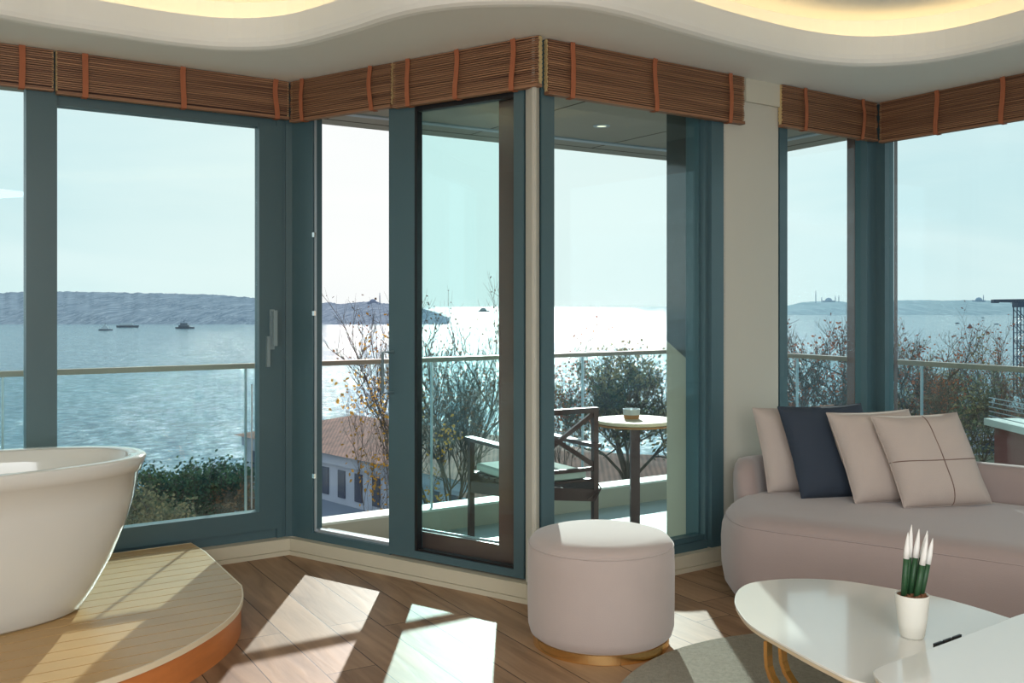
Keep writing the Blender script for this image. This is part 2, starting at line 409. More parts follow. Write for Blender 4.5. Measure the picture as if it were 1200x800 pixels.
def prism(bm, pl, z0, z1, mi=0):
    a = [bm.verts.new((p[0], p[1], z0)) for p in pl]; b = [bm.verts.new((p[0], p[1], z1)) for p in pl]
    n = len(pl)
    for k in range(n): bm.faces.new((a[k], a[(k+1)%n], b[(k+1)%n], b[k])).material_index = mi
    if n <= 4:
        bm.faces.new(a).material_index = mi; bm.faces.new(b).material_index = mi
    else:
        for t in tessellate_polygon([[Vector((p[0], p[1], 0)) for p in pl]]):
            for q in (a, b):
                try: bm.faces.new([q[i] for i in t]).material_index = mi
                except ValueError: pass

# ------------------------------------------------------------------ the wall lines (inner face of glazing zone)
class Wall:
    def __init__(s, P, d, n): s.P = Vector(P); s.d = Vector(d).normalized(); s.n = Vector(n).normalized()
    def pt(s, a, t, z): q = s.P + s.d*a + s.n*t; return (q.x, q.y, z)
    def s_at(s, px, t):
        # along-wall coordinate of the photo column px on the plane offset t
        q = s.P + s.n*t; k = (px - CX)/F
        return (k*q.y - q.x)/(s.d.x - k*s.d.y)
    def box(s, bm, a0, a1, t0, t1, z0, z1, mi=0):
        hexa(bm, [s.pt(a0,t0,z0), s.pt(a1,t0,z0), s.pt(a1,t1,z0), s.pt(a0,t1,z0), s.pt(a0,t0,z1), s.pt(a1,t0,z1), s.pt(a1,t1,z1), s.pt(a0,t1,z1)], mi)
P1, P2, P3 = Vector((-1.17, 5.16)), Vector((.097, 4.28)), Vector((2.126, 5.70))
A = Wall(P1, (-.827, -.562), (-.562, .827))
B = Wall(P1, P2-P1, (.5705, .8213))
C = Wall(P2, P3-P2, (-.5734, .8193))
D = Wall(P3, (.539, -.842), (.842, .539))
B.L = (P2-P1).length; C.L = (P3-P2).length
ALEN, DLEN = 3.4, 2.75
PA = P1 + A.d*ALEN; PD = P3 + D.d*DLEN
H = 2.49
BACK = -3.2

# room shell
room = [PA, P1, P2, P3, PD, Vector((PD.x, BACK)), Vector((PA.x, BACK))]
def outl(t):
    """zigzag line offset outward by t (mitred)"""
    def mitre(p, n1, n2):
        m = (n1+n2); m.normalize(); return p + m*(t/max(.3, m.dot(n1)))
    return [PA + A.n*t, mitre(P1, A.n, B.n), mitre(P2, B.n, C.n), mitre(P3, C.n, D.n), PD + D.n*t]
bm = bmn(); z = outl(.06); prism(bm, [*z, Vector((PD.x+.1, BACK-.1)), Vector((PA.x-.1, BACK-.1))], -.12, 0.0)
struct('floor', bm, M['floor'], label='wide brown oak board floor laid diagonally, patched with sunlight', cat='floor')

# ceiling with wavy tray
wav = [(0,18),(60,29),(133,40),(200,50),(267,56),(333,53),(400,36),(450,20),(500,9),(567,3),(667,4),(733,15),(800,34),(866,52),(933,67),(985,74),(1033,75),(1085,71),(1133,63),(1200,47)]
wp = [at(x, y, H) for x, y in wav]
wpl = [Vector((p.x, p.y)) for p in wp]
wpl = [Vector((-2.62, 3.52)), Vector((-2.42, 3.75))] + wpl + [Vector((2.45, 4.0)), Vector((2.62, 3.5)), Vector((2.75, 2.6)), Vector((2.6, 1.2)), Vector((2.5, 0)), Vector((2.5, -1.4)), Vector((1.6, -2.2)), Vector((0, -2.4)), Vector((-2.0, -2.3)), Vector((-3.0, -1.4)), Vector((-3.1, 0)), Vector((-3.05, 1.5)), Vector((-2.95, 2.7))]
tray = catmull(wpl, 4)
bm = bmn()
prof = [(.05, H), (.03, H+.003), (.012, H+.012), (.003, H+.03), (0, H+.05), (0, H+.141), (.02, H+.141)]
rings = [[bm.verts.new((q.x, q.y, zz)) for q in offset(tray, o)] for o, zz in prof]
bridge(bm, rings)
o1 = offset(tray, .05)
poly_holes(bm, [[(p.x, p.y) for p in outl(.05)] + [(PD.x+.05, BACK-.05), (PA.x-.05, BACK-.05)], [(p.x, p.y) for p in o1]], H)
# shelf of the cove, rear wall of the recess and upper ceiling
rr = [[bm.verts.new((q.x, q.y, zz)) for q in offset(tray, o)] for o, zz in [(.02, H+.141), (.02, H+.10), (.15, H+.10), (.15, H+.26)]]
bridge(bm, rr); bm.faces.new(rr[-1])
ceiling = struct('ceiling', bm, M['ceil'], label='white ceiling with wavy stepped tray and warm cove light', cat='ceiling')
bm = bmn()
ins = offset(tray, .05); ine = offset(tray, .09)
a_ = [bm.verts.new((p.x, p.y, H+.112)) for p in ins]; b_ = [bm.verts.new((p.x, p.y, H+.112)) for p in ine]
bridge(bm, [a_, b_])
o = link('cove_light_strip', bm, emit('warm_led', (1, .70, .33), 4.6)); o.parent = ceiling

bm = bmn()
A.box(bm, ALEN-.02, ALEN+.02, -.02, .15, 0, H)
hexa(bm, [(PA.x-.1, BACK-.1, 0), (PA.x, BACK-.1, 0), (PA.x, PA.y+.02, 0), (PA.x-.1, PA.y+.02, 0), (PA.x-.1, BACK-.1, H), (PA.x, BACK-.1, H), (PA.x, PA.y+.02, H), (PA.x-.1, PA.y+.02, H)])
struct('wall_left', bm, M['wallp'], label='plain beige wall at the left end beyond the bath', cat='wall')
bm = bmn(); box(bm, PD.x, PD.x+.1, BACK-.1, PD.y+.03, 0, H)
struct('wall_right', bm, M['wallp'], label='plain beige wall at the right end beyond the sofa', cat='wall')
bm = bmn(); box(bm, PA.x-.1, PD.x+.1, BACK-.1, BACK, 0, H)
struct('wall_back', bm, M['wallp'], label='plain beige wall behind the viewer', cat='wall')
# corner post and pier
bm = bmn()
sC0 = C.s_at(632, .05)
sB1 = B.s_at(616, .05)
q1 = Vector(B.pt(sB1, .05, 0)[:2]); q2 = Vector(C.pt(sC0, .05, 0)[:2])
tip = P2 + (B.n+C.n).normalized()*.012
q1b = Vector(B.pt(B.L-.02, .012, 0)[:2]); q2b = Vector(C.pt(.02, .012, 0)[:2])
prism(bm, [q1, q1b, tip, q2b, q2, q2 + C.n*.1 , q1 + B.n*.1], 0, H)
struct('wall_center', bm, M['wallp'], label='slim cream corner post between sliding door and right window', cat='wall')
sp0, sp1 = C.s_at(848, .04), C.s_at(912, .04)
bm = bmn(); C.box(bm, sp0, sp1, .04, .2, 0, H)
struct('wall_pier', bm, M['wallp'], label='beige wall pier between the two right-hand windows', cat='wall')
bm = bmn(); C.box(bm, C.s_at(873, .03), sp1+.01, .022, .045, 2.37, H)
struct('trim_1', bm, M['paint'], label='white lintel box above the beige pier', cat='trim')

# baseboards
def baseboard(name, W, a0, a1, label):
    bm = bmn()
    W.box(bm, a0, a1, 0.0, .05, 0, .022); W.box(bm, a0, a1, .006, .05, .024, .085); W.box(bm, a0, a1, .012, .05, .02, .026)
    return struct(name, bm, M['base'], label=label, cat='baseboard')
baseboard('baseboard_left', A, -.02, ALEN, 'cream stepped baseboard under the left windows')
baseboard('baseboard_center', B, 0, B.L+.01, 'cream stepped baseboard under the open sliding door')
baseboard('baseboard_right', C, -.01, C.L, 'cream stepped baseboard from corner post to sofa')
baseboard('baseboard_far', D, 0, DLEN, 'cream stepped baseboard behind the sofa')

# ------------------------------------------------------------------ windows
def ring_frame(W, a0, a1, t0, t1, z0, z1, wl, wr, wt, wb, bm=None):
    bm = bm or bmn()
    W.box(bm, a0, a0+wl, t0, t1, z0, z1); W.box(bm, a1-wr, a1, t0, t1, z0, z1)
    W.box(bm, a0+wl, a1-wr, t0, t1, z1-wt, z1); W.box(bm, a0+wl, a1-wr, t0, t1, z0, z0+wb)
    return bm
Z0, Z1 = .085, H
T0, T1 = .05, .13
# window 1 (far left) and 2 (left, sliding with handle).  A.s grows leftwards
w = sthing('window_1', 'narrow window strip at the far left behind the bath', 'window')
aR, aL = A.s_at(34, T0), ALEN
struct('window_frame', ring_frame(A, aR, aL, T0, T1, Z0, Z1, .012, .05, .1, .14), M['frame'], w)
bm = bmn(); A.box(bm, aR+.012, aL-.05, .085, .091, Z0+.14, Z1-.1); struct('window_glass', bm, M['glass'], w)
w = sthing('window_2', 'large left sliding window with grey lever handle, sea behind', 'window')
g0, g1 = A.s_at(304, T0), A.s_at(67, T0)
post = A.s_at(34, T0)
bm = bmn()
A.box(bm, g1, post, T0, T1, Z0, Z1)
A.box(bm, A.s_at(327, T0+.012), g1, T0+.012, T1, 2.245, Z1)
A.box(bm, 0.0, A.s_at(327, T0), T0+.012, T1+.01, Z0, Z1)
A.box(bm, A.s_at(327, T0+.012), g1, T0+.02, T1, Z0, Z0+.05)
A.box(bm, A.s_at(331, T0), A.s_at(325, T0), T0+.004, T0+.03, Z0, Z1)
prism(bm, [Vector(q[:2]) for q in (A.pt(0,.052,0), P1.to_3d()+(A.n+B.n).normalized().to_3d()*.06, B.pt(0,.052,0), B.pt(0,.12,0), A.pt(0,.13,0))], Z0, Z1)
struct('window_frame', bm, M['frame'], w)
bm = bmn()
A.box(bm, A.s_at(325, T0), g0, T0+.002, T1-.01, Z0+.05, 2.26)
A.box(bm, g0, g1, T0+.002, T1-.01, Z0+.05, .234)
struct('window_sash', bm, M['frame'], w)
bm = bmn(); A.box(bm, g0, g1, .085, .091, .234, 2.245); struct('window_glass', bm, M['glass'], w)
bm = bmn()
hs = A.s_at(321, T0-.03)
A.box(bm, hs-.012, hs+.012, .042, .052, 1.08, 1.29)
A.box(bm, hs-.008, hs+.008, .0, .044, 1.255, 1.275)
A.box(bm, hs-.01, hs+.01, -.006, .006, 1.10, 1.285)
A.box(bm, hs+.016, hs+.032, .03, .05, .99, 1.15)
hd = struct('window_handle', bm, M['handle'], w)
bm = bmn(); ringA = 0
A.box(bm, g0+.03, g0+.035, .07, .08, .25, .9)
struct('window_strip', bm, M['alu'], w)

# door: wall B
w = sthing('door_1', 'open sliding balcony door with teal frame between left window and corner post', 'door')
bj0, bj1 = B.s_at(345, T0), B.s_at(366, T0)
st0, st1 = B.s_at(457, T0), B.s_at(487, T0)
pr0, pr1 = B.s_at(603, T0), B.s_at(616, T0)
bm = bmn()
B.box(bm, .0, bj1, T0, .12, Z0, Z1)
B.box(bm, bj1, pr1, T0+.01, .2, 2.33, Z1)
B.box(bm, bj1, st0, T0, .17, Z0, .125)
B.box(bm, st0, pr1, T0+.025, .2, Z0, .11)
B.box(bm, pr1-.012, pr1, T0+.03, .2, Z0, Z1)
struct('door_frame', bm, M['frame'], w)
bm = bmn()
B.box(bm, bj1+.004, bj1+.012, T0+.01, T0+.02, .13, 2.33); B.box(bm, bj1, st0, T0+.02, T0+.05, .125, .14)
struct('door_track', bm, M['alu'], w)
bm = bmn()
for zz in (.42, 1.27, 1.68):
    B.box(bm, bj1+.003, bj1+.018, T0-.004, T0+.008, zz-.012, zz+.012)
struct('door_latch', bm, M['chrome'], w)
lf = w
bm = bmn()
B.box(bm, st0, st1, T0-.008, T0+.05, .095, 2.34); B.box(bm, pr0, pr1-.006, T0-.008, T0+.05, .095, 2.34)
B.box(bm, st1, pr0, T0-.008, T0+.05, .095, .13); B.box(bm, st1, pr0, T0-.008, T0+.05, 2.31, 2.34)
leafo = struct('door_leaf', bm, M['frame'], w)
bm = bmn()
B.box(bm, st1, st1+.014, T0-.006, T0+.03, .13, 2.31); B.box(bm, st1, pr0, T0-.004, T0+.03, 2.245, 2.31); B.box(bm, st1, pr0, T0, T0+.03, .13, .14)
struct('door_gasket', bm, M['gasket'], leafo)
bm = bmn(); B.box(bm, st1+.01, pr0, .075, .081, .13, 2.25); struct('door_glass', bm, M['glass'], leafo)
bm = bmn()
hs = st0+.012
tz0, tz1 = .885, 1.083
tube(bm, [B.pt(hs+.02, T0-.006, tz1), B.pt(hs-.02, T0-.045, tz1), B.pt(hs-.02, T0-.045, tz0), B.pt(hs+.02, T0-.006, tz0)], .008, 8)
struct('door_handle', bm, M['frame'], leafo)
# fixed outer light behind the leaf
bm = bmn()
o0 = B.s_at(484, .17); o1_ = B.s_at(589, .17)
B.box(bm, o1_, pr1+.01, .14, .2, .05, 2.45); B.box(bm, o0-.03, o0, .14, .2, .05, 2.45)
B.box(bm, o0, o1_, .14, .2, .05, .20); B.box(bm, o0, o1_, .14, .2, 2.35, 2.45)
fo = struct('fixed_light_frame', bm, M['frame2'], w)
bm = bmn(); B.box(bm, o0, o1_, .168, .172, .20, .208); struct('frame_bead', bm, M['alu'], fo)
bm = bmn(); B.box(bm, o0, o1_, .166, .170, .208, 2.35); struct('fixed_glass', bm, M['glass'], fo)

# window 3: wall C between corner post and pier
w = sthing('window_3', 'tall window right of the cream corner post, looking on to the balcony table', 'window')
c0, c1, c2, c3 = C.s_at(633, T0), C.s_at(648, T0), C.s_at(829, T0), C.s_at(848, T0)
bm = bmn()
C.box(bm, c0, c1, T0-.01, T1, Z0, Z1); C.box(bm, c2+.02, c3, T0-.01, T1, Z0, Z1)
C.box(bm, c2, c2+.02, T0+.015, T1, Z0, Z1)
C.box(bm, c1, c2, T0, T1, Z0, .125); C.box(bm, c1, c2, T0+.02, T1, .12, .15); C.box(bm, c1, c2, T0, T1, 2.38, Z1)
C.box(bm, c2-.012, c2, T0+.05, T1+.06, .1, 2.4)
struct('window_frame', bm, M['frame'], w)
bm = bmn(); C.box(bm, c1, c2, .10, .106, .15, 2.38); struct('window_glass', bm, M['glass'], w)
# window 4
w = sthing('window_4', 'narrow window left of the teal corner mullion above the sofa cushions', 'window')
d0, d1, d2 = C.s_at(912, T0), C.s_at(921, T0), C.s_at(1016, T0)
bm = bmn()
C.box(bm, d0, d1, T0-.01, T1, Z0, Z1); C.box(bm, d2, C.L+.02, T0, T1, Z0, Z1)
C.box(bm, d1, d2, T0, T1, Z0, .15); C.box(bm, d1, d2, T0, T1, 2.38, Z1)
struct('window_frame', bm, M['frame'], w)
bm = bmn(); C.box(bm, d1, d2, .09, .096, .15, 2.38); struct('window_glass', bm, M['glass'], w)
bm = bmn(); C.box(bm, C.s_at(1001, .14), C.s_at(1016, .14), .135, .19, .05, 2.45); struct('outer_profile', bm, M['frame2'], w)
# window 5
w = sthing('window_5', 'wide window right of the teal corner mullion behind the sofa', 'window')
e0, e1 = D.s_at(1037, T0), D.s_at(1500, T0)
bm = bmn()
prism(bm, [Vector(q[:2]) for q in (C.pt(C.L,.052,0), P3.to_3d()+(C.n+D.n).normalized().to_3d()*.07, D.pt(0,.052,0), D.pt(0,.12,0), C.pt(C.L,.12,0))], Z0, Z1)
D.box(bm, -.02, e0, T0, T1, Z0, Z1)
D.box(bm, DLEN-.06, DLEN, T0, T1, Z0, Z1)
D.box(bm, e0, DLEN-.06, T0, T1, Z0, .15); D.box(bm, e0, DLEN-.06, T0, T1, 2.38, Z1)
struct('window_frame', bm, M['frame'], w)
bm = bmn(); D.box(bm, e0, DLEN-.06, .09, .096, .15, 2.38); struct('window_glass', bm, M['glass'], w)
bm = bmn(); D.box(bm, e0-.005, D.s_at(1048, .14), .14, .17, .05, 2.45); struct('outer_profile', bm, M['frame2'], w)

# ------------------------------------------------------------------ bamboo blinds
def blind(W, a0, a1, h, straps, label):
    base = W.pt((a0+a1)/2, .02, H-h)
    t = thing('bamboo_blind', label, 'blind', base, 'rolled-up bamboo blinds under the ceiling')
    bm = bmn(); pitch = .0098; n = int((h-.014)/pitch)
    for k in range(n):
        zt = H - .004 - k*pitch
        off = random.uniform(0, .0025) + .003*math.sin(k*.9)
        W.box(bm, a0+random.uniform(0, .002), a1-random.uniform(0, .002), .002+off, .010+off, zt-.0062, zt)
    link('slat_panel', bm, M['bamboo'], t, loc=base)
    bm = bmn(); W.box(bm, a0+.006, a1-.006, .014, .018, H-h+.01, H)  # sheet added behind the slats so sky doesn't shine through the gaps
    link('backing', bm, M['bamboo_dark'], t, loc=base)
    bm = bmn(); W.box(bm, a0, a1, -.002, .034, H-h-.002, H-h+.013)
    link('bottom_rail', bm, M['bamboo'], t, loc=base)
    for e0, e1 in ((a0-.001, a0+.006), (a1-.006, a1+.001)):
        bm = bmn()
        W.box(bm, e0, e1, .016, .030, H-h+.012, H-.002)
        for k in range(n//2):
            zt = H - .006 - k*pitch*2
            W.box(bm, e0-.0004, e1+.0004, .011, .034, zt-.014, zt-.001)
        link('slat_end', bm, M['bamboo_end'], t, loc=base)
    for s in straps:
        bm = bmn(); pts = []
        amp = random.uniform(.006, .012); sw = random.uniform(-.008, .008)
        for k in range(13):
            u = k/12
            pts.append(Vector(W.pt(s + sw*math.sin(u*PI*1.5), -.004 - amp*math.sin(u*PI)**2 - amp*.6*max(0, math.sin(u*2*PI+2.5)), H - .001 - u*(h+.004))))
        pts.append(Vector(W.pt(s + sw*math.sin(PI*1.5), .03, H-h-.006)))
        barx(bm, pts, .026, .002, (W.d.x, W.d.y, 0))
        link('strap', bm, M['strap'], t, loc=base)
def sx(W, pxs): return [W.s_at(p, -.01) for p in pxs]
blind(A, A.s_at(63, 0), ALEN-.03, .19, sx(A, [26]) + [2.6, 3.1], 'leftmost bamboo blind, only its right end showing, above the far left window')
blind(A, .001, A.s_at(66.5, 0), .20, sx(A, [100, 215, 324]), 'long bamboo blind above the large left sliding window')
blind(B, .001, B.s_at(457, 0), .215, sx(B, [353, 433]), 'bamboo blind above the open doorway, directly left of the glazed door leaf')
blind(B, B.s_at(460, 0), B.s_at(633, 0)-.012, .222, sx(B, [477, 534, 600]), 'bamboo blind above the glazed door leaf, ending at the projecting corner')
blind(C, C.s_at(642, 0)+.005, C.s_at(873, 0), .245, sx(C, [672, 769, 857]), 'bamboo blind above the window right of the cream corner post')
blind(C, C.s_at(918, 0), C.L-.001, .225, sx(C, [945, 1012]), 'short bamboo blind beside the beige pier, above the narrow right window')
blind(D, .006, DLEN-.05, .235, sx(D, [1097, 1174]) + [1.7, 2.2, 2.6], 'rightmost bamboo blind above the window behind the sofa')

# ------------------------------------------------------------------ balcony
K_ = .336/.31
R0 = Vector((-.07, 6.15))*K_; rd = Vector((1, .645)).normalized(); rn = Vector((-rd.y, rd.x))
S0 = Vector((1.79, 6.40))*K_; sd = Vector((1, -1.80)).normalized(); sn = Vector((-sd.y, sd.x))
# corner
k = ((S0.x-R0.x)*sd.y - (S0.y-R0.y)*sd.x)/(rd.x*sd.y - rd.y*sd.x)
RC = R0 + rd*k
RL = R0 + rd*(-5.2); RR = RC + sd*5.2
FZ = -.15
fac = outl(.2)
fac[0] = PA + A.n*.14; fac[1] = P1 + (A.n+B.n).normalized()*.17
facA = [PA + A.n*.135] + [P1 + (A.n+B.n).normalized()*.2] + fac[2:]
sn_out = Vector((-sd.y, sd.x))
def corner_off(t): return RC + (rn*t + sn_out*t)/(1 + rn.dot(sn_out))
outer = lambda t: [RR + sn_out*t, corner_off(t), RL + rn*t]
bm = bmn(); prism(bm, outl(.2) + outer(.0), -.3, FZ)
struct('balcony_floor', bm, M['tile'], label='pale tiled balcony floor outside the windows', cat='balcony floor')
bm = bmn()
def strip(bm, t0, t1, z0, z1, mi=0):
    a, b, c = (outer(t0)[i] for i in range(3)); d, e, f = (outer(t1)[i] for i in range(3))
    hexa(bm, [(a.x,a.y,z0),(b.x,b.y,z0),(e.x,e.y,z0),(d.x,d.y,z0),(a.x,a.y,z1),(b.x,b.y,z1),(e.x,e.y,z1),(d.x,d.y,z1)], mi)
    hexa(bm, [(b.x,b.y,z0),(c.x,c.y,z0),(f.x,f.y,z0),(e.x,e.y,z0),(b.x,b.y,z1),(c.x,c.y,z1),(f.x,f.y,z1),(e.x,e.y,z1)], mi)
strip(bm, -.05, .1, -.3, -.015, 0); strip(bm, -.06, .11, -.015, .0, 1)
struct('balcony_curb', bm, [M['curb'], M['curbtop']], label='cream balcony upstand with white cap under the glass railing', cat='curb')
# overhang
OZ = 2.60
bm = bmn()
prism(bm, [p for p in outl(.2)] + outer(.95), OZ, OZ+.2)
struct('balcony_ceiling', bm, M['soffit'], label='brown grey panelled underside of the balcony roof', cat='balcony ceiling')
bm = bmn()
for t in (.75, ):
    strip(bm, t, t+.012, OZ-.002, OZ+.01)
for kk in range(-4, 2):
    p = R0 + rd*(kk*1.15+.2); q0 = p - rn*(.4 if kk < 0 else 1.2); q1_ = p + rn*.75
    a = q0 - rd*.004; b = q0 + rd*.004; c = q1_ + rd*.004; d = q1_ - rd*.004
    hexa(bm, [(v.x, v.y, zz) for zz in (OZ-.002, OZ+.01) for v in (a, b, c, d)])
struct('balcony_joints', bm, M['joint'], label='dark joint lines between balcony roof panels', cat='joints')
bm = bmn(); strip(bm, .45, .52, OZ-.012, OZ-.001)
struct('balcony_drip_profile', bm, M['alu'], label='thin bright drip profile under the balcony roof edge', cat='trim')
dl = atd(705, 7.05, OZ)
t = thing('downlight', 'small round lit downlight in the balcony roof', 'light', dl)
bm = bmn(); lathe(bm, [(.035, OZ-.004), (.06, OZ-.004), (.062, OZ+.002)], dl.x, dl.y, 32); link('trim_ring', bm, M['alu'], t, loc=dl)
bm = bmn(); lathe(bm, [(0, OZ-.002), (.036, OZ-.002)], dl.x, dl.y, 32); link('lamp', bm, emit('lamp_glow', (1, .93, .7), 1.3), t, loc=dl)
# outer return of the pier
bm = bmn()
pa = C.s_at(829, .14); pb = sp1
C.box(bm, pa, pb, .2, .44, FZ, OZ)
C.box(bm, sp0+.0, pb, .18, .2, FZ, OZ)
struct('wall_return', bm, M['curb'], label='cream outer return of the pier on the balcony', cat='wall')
bm = bmn()  # dark panel cut along the overhang's shade line, in place of that shade
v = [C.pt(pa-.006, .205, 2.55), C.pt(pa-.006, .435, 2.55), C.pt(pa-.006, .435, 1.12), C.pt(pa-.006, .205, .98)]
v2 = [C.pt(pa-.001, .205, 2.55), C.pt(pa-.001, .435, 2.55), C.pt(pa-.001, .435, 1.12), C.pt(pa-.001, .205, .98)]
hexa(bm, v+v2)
struct('trim_2', bm, M['shadepanel'], label='dark glossy panel imitating shade and reflections on the balcony pier return', cat='trim')

# railings
bm = bmn()
i_, o_ = outl(.05), outl(.2)
for k in range(4):
    for z0, z1 in ((-.3, Z0), (H, 2.8)):
        hexa(bm, [(v.x, v.y, zz) for zz in (z0, z1) for v in (i_[k], i_[k+1], o_[k+1], o_[k])])
struct('trim_3', bm, M['curb'], label='plaster band below and above the glazing', cat='trim')
def railing(P, d, n, s0, s1, posts, label):
    base = P + d*((s0+s1)/2)
    t = thing('glass_railing', label, 'railing', (base.x, base.y, 0))
    bl = (base.x, base.y, 0)
    bm = bmn()
    def bx(bm, a0, a1, t0, t1, z0, z1):
        pts = []
        for zz in (z0, z1):
            for a, tt in ((a0,t0),(a1,t0),(a1,t1),(a0,t1)):
                q = P + d*a + n*tt; pts.append((q.x, q.y, zz))
        hexa(bm, pts)
    bx(bm, s0, s1, -.028, .028, .945, .974); link('handrail', bm, M['railcap'], t, loc=bl)
    edges = [s0] + posts + [s1]
    for a, b in zip(edges, edges[1:]):
        bm = bmn(); bx(bm, a+.005, b-.005, -.006, .006, .0, .945); link('glass_panel', bm, M['railglass'], t, loc=bl)
    for a in posts:
        bm = bmn(); bx(bm, a-.005, a+.005, -.006, .010, .0, .945); link('post', bm, M['alu'], t, loc=bl)
def s_ray(P, d, px):
    k = (px-CX)/F; return (k*P.y - P.x)/(d.x - k*d.y)
railing(R0, rd, rn, -5.1, (RC-R0).length-.05, sorted([s_ray(R0, rd, p) for p in (3, 288, 506, 683)]), 'long glass balcony railing with grey brown handrail facing the open sea')
railing(RC, sd, sn_out, .05, 5.1, sorted([s_ray(RC, sd, p) for p in (934, 1080)]) + [2.9, 3.9], 'glass balcony railing running along the right side behind the sofa')

# balcony chair
def chair():
    br = Vector((.481, 5.70)); e = Vector((.87, .49)).normalized(); f = Vector((-.49, .87)).normalized()
    W_, Dp = .50, .60
    bl = br - e*W_; c = (bl + f*Dp/2 + e*W_/2); base = (c.x, c.y, FZ)
    t = thing('balcony_armchair', 'dark metal balcony armchair with crossed back and pale seat pad', 'chair', base)
    def P(u, v, z): q = bl + e*u + f*v; return Vector((q.x, q.y, FZ+z))
    def beam(name, pts, w, h, side=None):
        bm = bmn(); barx(bm, pts, w, h, side or (e.x, e.y, .001)); return link(name, bm, M['darkwood'], t, loc=base)
    for u in (0, W_):
        beam('leg', [P(u, 0, 0), P(u, 0, .85)], .032, .032)
        beam('leg', [P(u, Dp, 0), P(u, Dp, .64)], .032, .032)
        beam('armrest', [P(u, -.03, .65), P(u, Dp+.03, .65)], .055, .022)
    beam('top_rail', [P(-.016, 0, .855), P(W_+.016, 0, .855)], .036, .03, (f.x, f.y, 0))
    beam('lower_back_rail', [P(0, 0, .515), P(W_, 0, .515)], .02, .022, (f.x, f.y, 0))
    beam('back_brace', [P(.0, 0, .84), P(W_, 0, .53)], .018, .026, (f.x, f.y, 0))
    beam('back_brace', [P(.0, .004, .53), P(W_, .004, .84)], .018, .026, (f.x, f.y, 0))
    bm = bmn()
    for u in (0, W_): barx(bm, [P(u, 0, .42), P(u, Dp, .36)], .026, .07, (e.x, e.y, 0))
    for v in (0, Dp): barx(bm, [P(0, v, .42), P(W_, v, .36)], .026, .07, (f.x, f.y, 0))
    for k in range(8):
        v = .05 + k*.071; barx(bm, [P(0, v, .445), P(W_, v, .445)], .05, .012, (f.x, f.y, 0))
    link('seat_frame', bm, M['darkwood'], t, loc=base)
    bm = bmn()
    pl = [Vector((P(u, v, 0).x, P(u, v, 0).y)) for u, v in ((.03,.04),(W_-.03,.04),(W_-.03,Dp-.01),(.03,Dp-.01))]
    pl = catmull(sum([[a.lerp(b, .06), a.lerp(b, .5), a.lerp(b, .94)] for a, b in zip(pl, pl[1:]+pl[:1])], []), 3)
    loft(bm, pl, [(-.01, FZ+.454), (0, FZ+.462), (0, FZ+.49), (-.012, FZ+.502)])
    link('seat_pad', bm, M['seatpad'], t, loc=base)
    bm = bmn()
    for s in (0, 1):
        tube(bm, [P(W_, 0, .46), P(W_+.03, -.02, .40), P(W_-.02-.05*s, -.03, .33+.02*s)], .004, 5)
    link('pad_tie', bm, M['darkwood'], t, loc=base)
chair()
# balcony table
tc_ = Vector((.751, 6.0)); tb = (tc_.x, tc_.y, FZ); tz = .616
t = thing('balcony_table', 'small round cream topped pedestal table on the balcony', 'table', tb)
bm = bmn(); lathe(bm, [(0, tz-.025), (.22, tz-.025), (.238, tz-.02), (.245, tz-.01), (.24, tz), (0, tz)], *tc_, 64); link('tabletop', bm, M['cafe'], t, loc=tb)
bm = bmn(); lathe(bm, [(.22, tz-.035), (.238, tz-.035), (.238, tz-.0255), (.22, tz-.0255)], *tc_, 64); link('rim', bm, M['wood'], t, loc=tb)
bm = bmn(); box(bm, tc_.x-.028, tc_.x+.028, tc_.y-.028, tc_.y+.028, FZ+.02, tz-.025); link('pole', bm, M['darkwood'], t, loc=tb)
bm = bmn(); lathe(bm, [(0, FZ), (.2, FZ), (.2, FZ+.012), (.03, FZ+.022), (0, FZ+.022)], *tc_, 40); link('base_plate', bm, M['darkwood'], t, loc=tb)
ac = atd(740, 6.03, tz+.001)
t = thing('candle_holder', 'small glass dish with wooden base on the balcony table', 'dish', ac)
bm = bmn(); lathe(bm, [(0, tz+.001), (.046, tz+.001), (.05, tz+.025), (0, tz+.025)], ac.x, ac.y, 32); link('wooden_base', bm, M['wood'], t, loc=ac)
bm = bmn(); lathe(bm, [(.05, tz+.025), (.054, tz+.06), (.051, tz+.06), (.047, tz+.027)], ac.x, ac.y, 32); link('glass_bowl', bm, M['alu'], t, loc=ac)

# ------------------------------------------------------------------ bath deck
DZ = .135
arc = [(-1.136,4.12),(-1.085,3.95),(-1.062,3.77),(-1.08,3.56),(-1.15,3.31),(-1.27,3.09),(-1.5,2.84),(-1.85,2.64),(-2.3,2.53),(-2.8,2.52),(-3.3,2.62)]
arcs = catmull(arc, 6, closed=False)
deckpl = [Vector(A.pt(ALEN-.05, -.03, 0)[:2])] + [Vector((-3.9, 2.75))] + arcs[::-1] + [Vector((-1.468,4.69)), Vector((-1.585,4.83))]
deckpl[-1] = Vector(A.pt(A.s_at(224, -.012), -.012, 0)[:2])
def clip(pl, p, n):
    out = []
    for a, b in zip(pl, pl[1:]+pl[:1]):
        da, db = (a-p).dot(n), (b-p).dot(n)
        if da >= 0: out.append(a)
        if (da >= 0) != (db >= 0): out.append(a + (b-a)*(da/(da-db)))
    return out
deck = thing('bath_platform', 'curved teak plank platform with orange plywood side under the bath', 'platform', (-2.2, 3.6, 0))
bm = bmn(); wd = .092; nin = -A.n
k = 0
while k*wd < 2.6:
    a = P1 + nin*(.012 + k*wd + .0028); b = P1 + nin*(.012 + (k+1)*wd - .0028)
    s = clip(clip(deckpl, a, nin), b, -nin)
    if len(s) > 2 and abs(area2(s)) > 1e-4: prism(bm, s, DZ-.018, DZ)
    k += 1
link('plank_top', bm, M['decktop'], deck, loc=(-2.2, 3.6, 0))
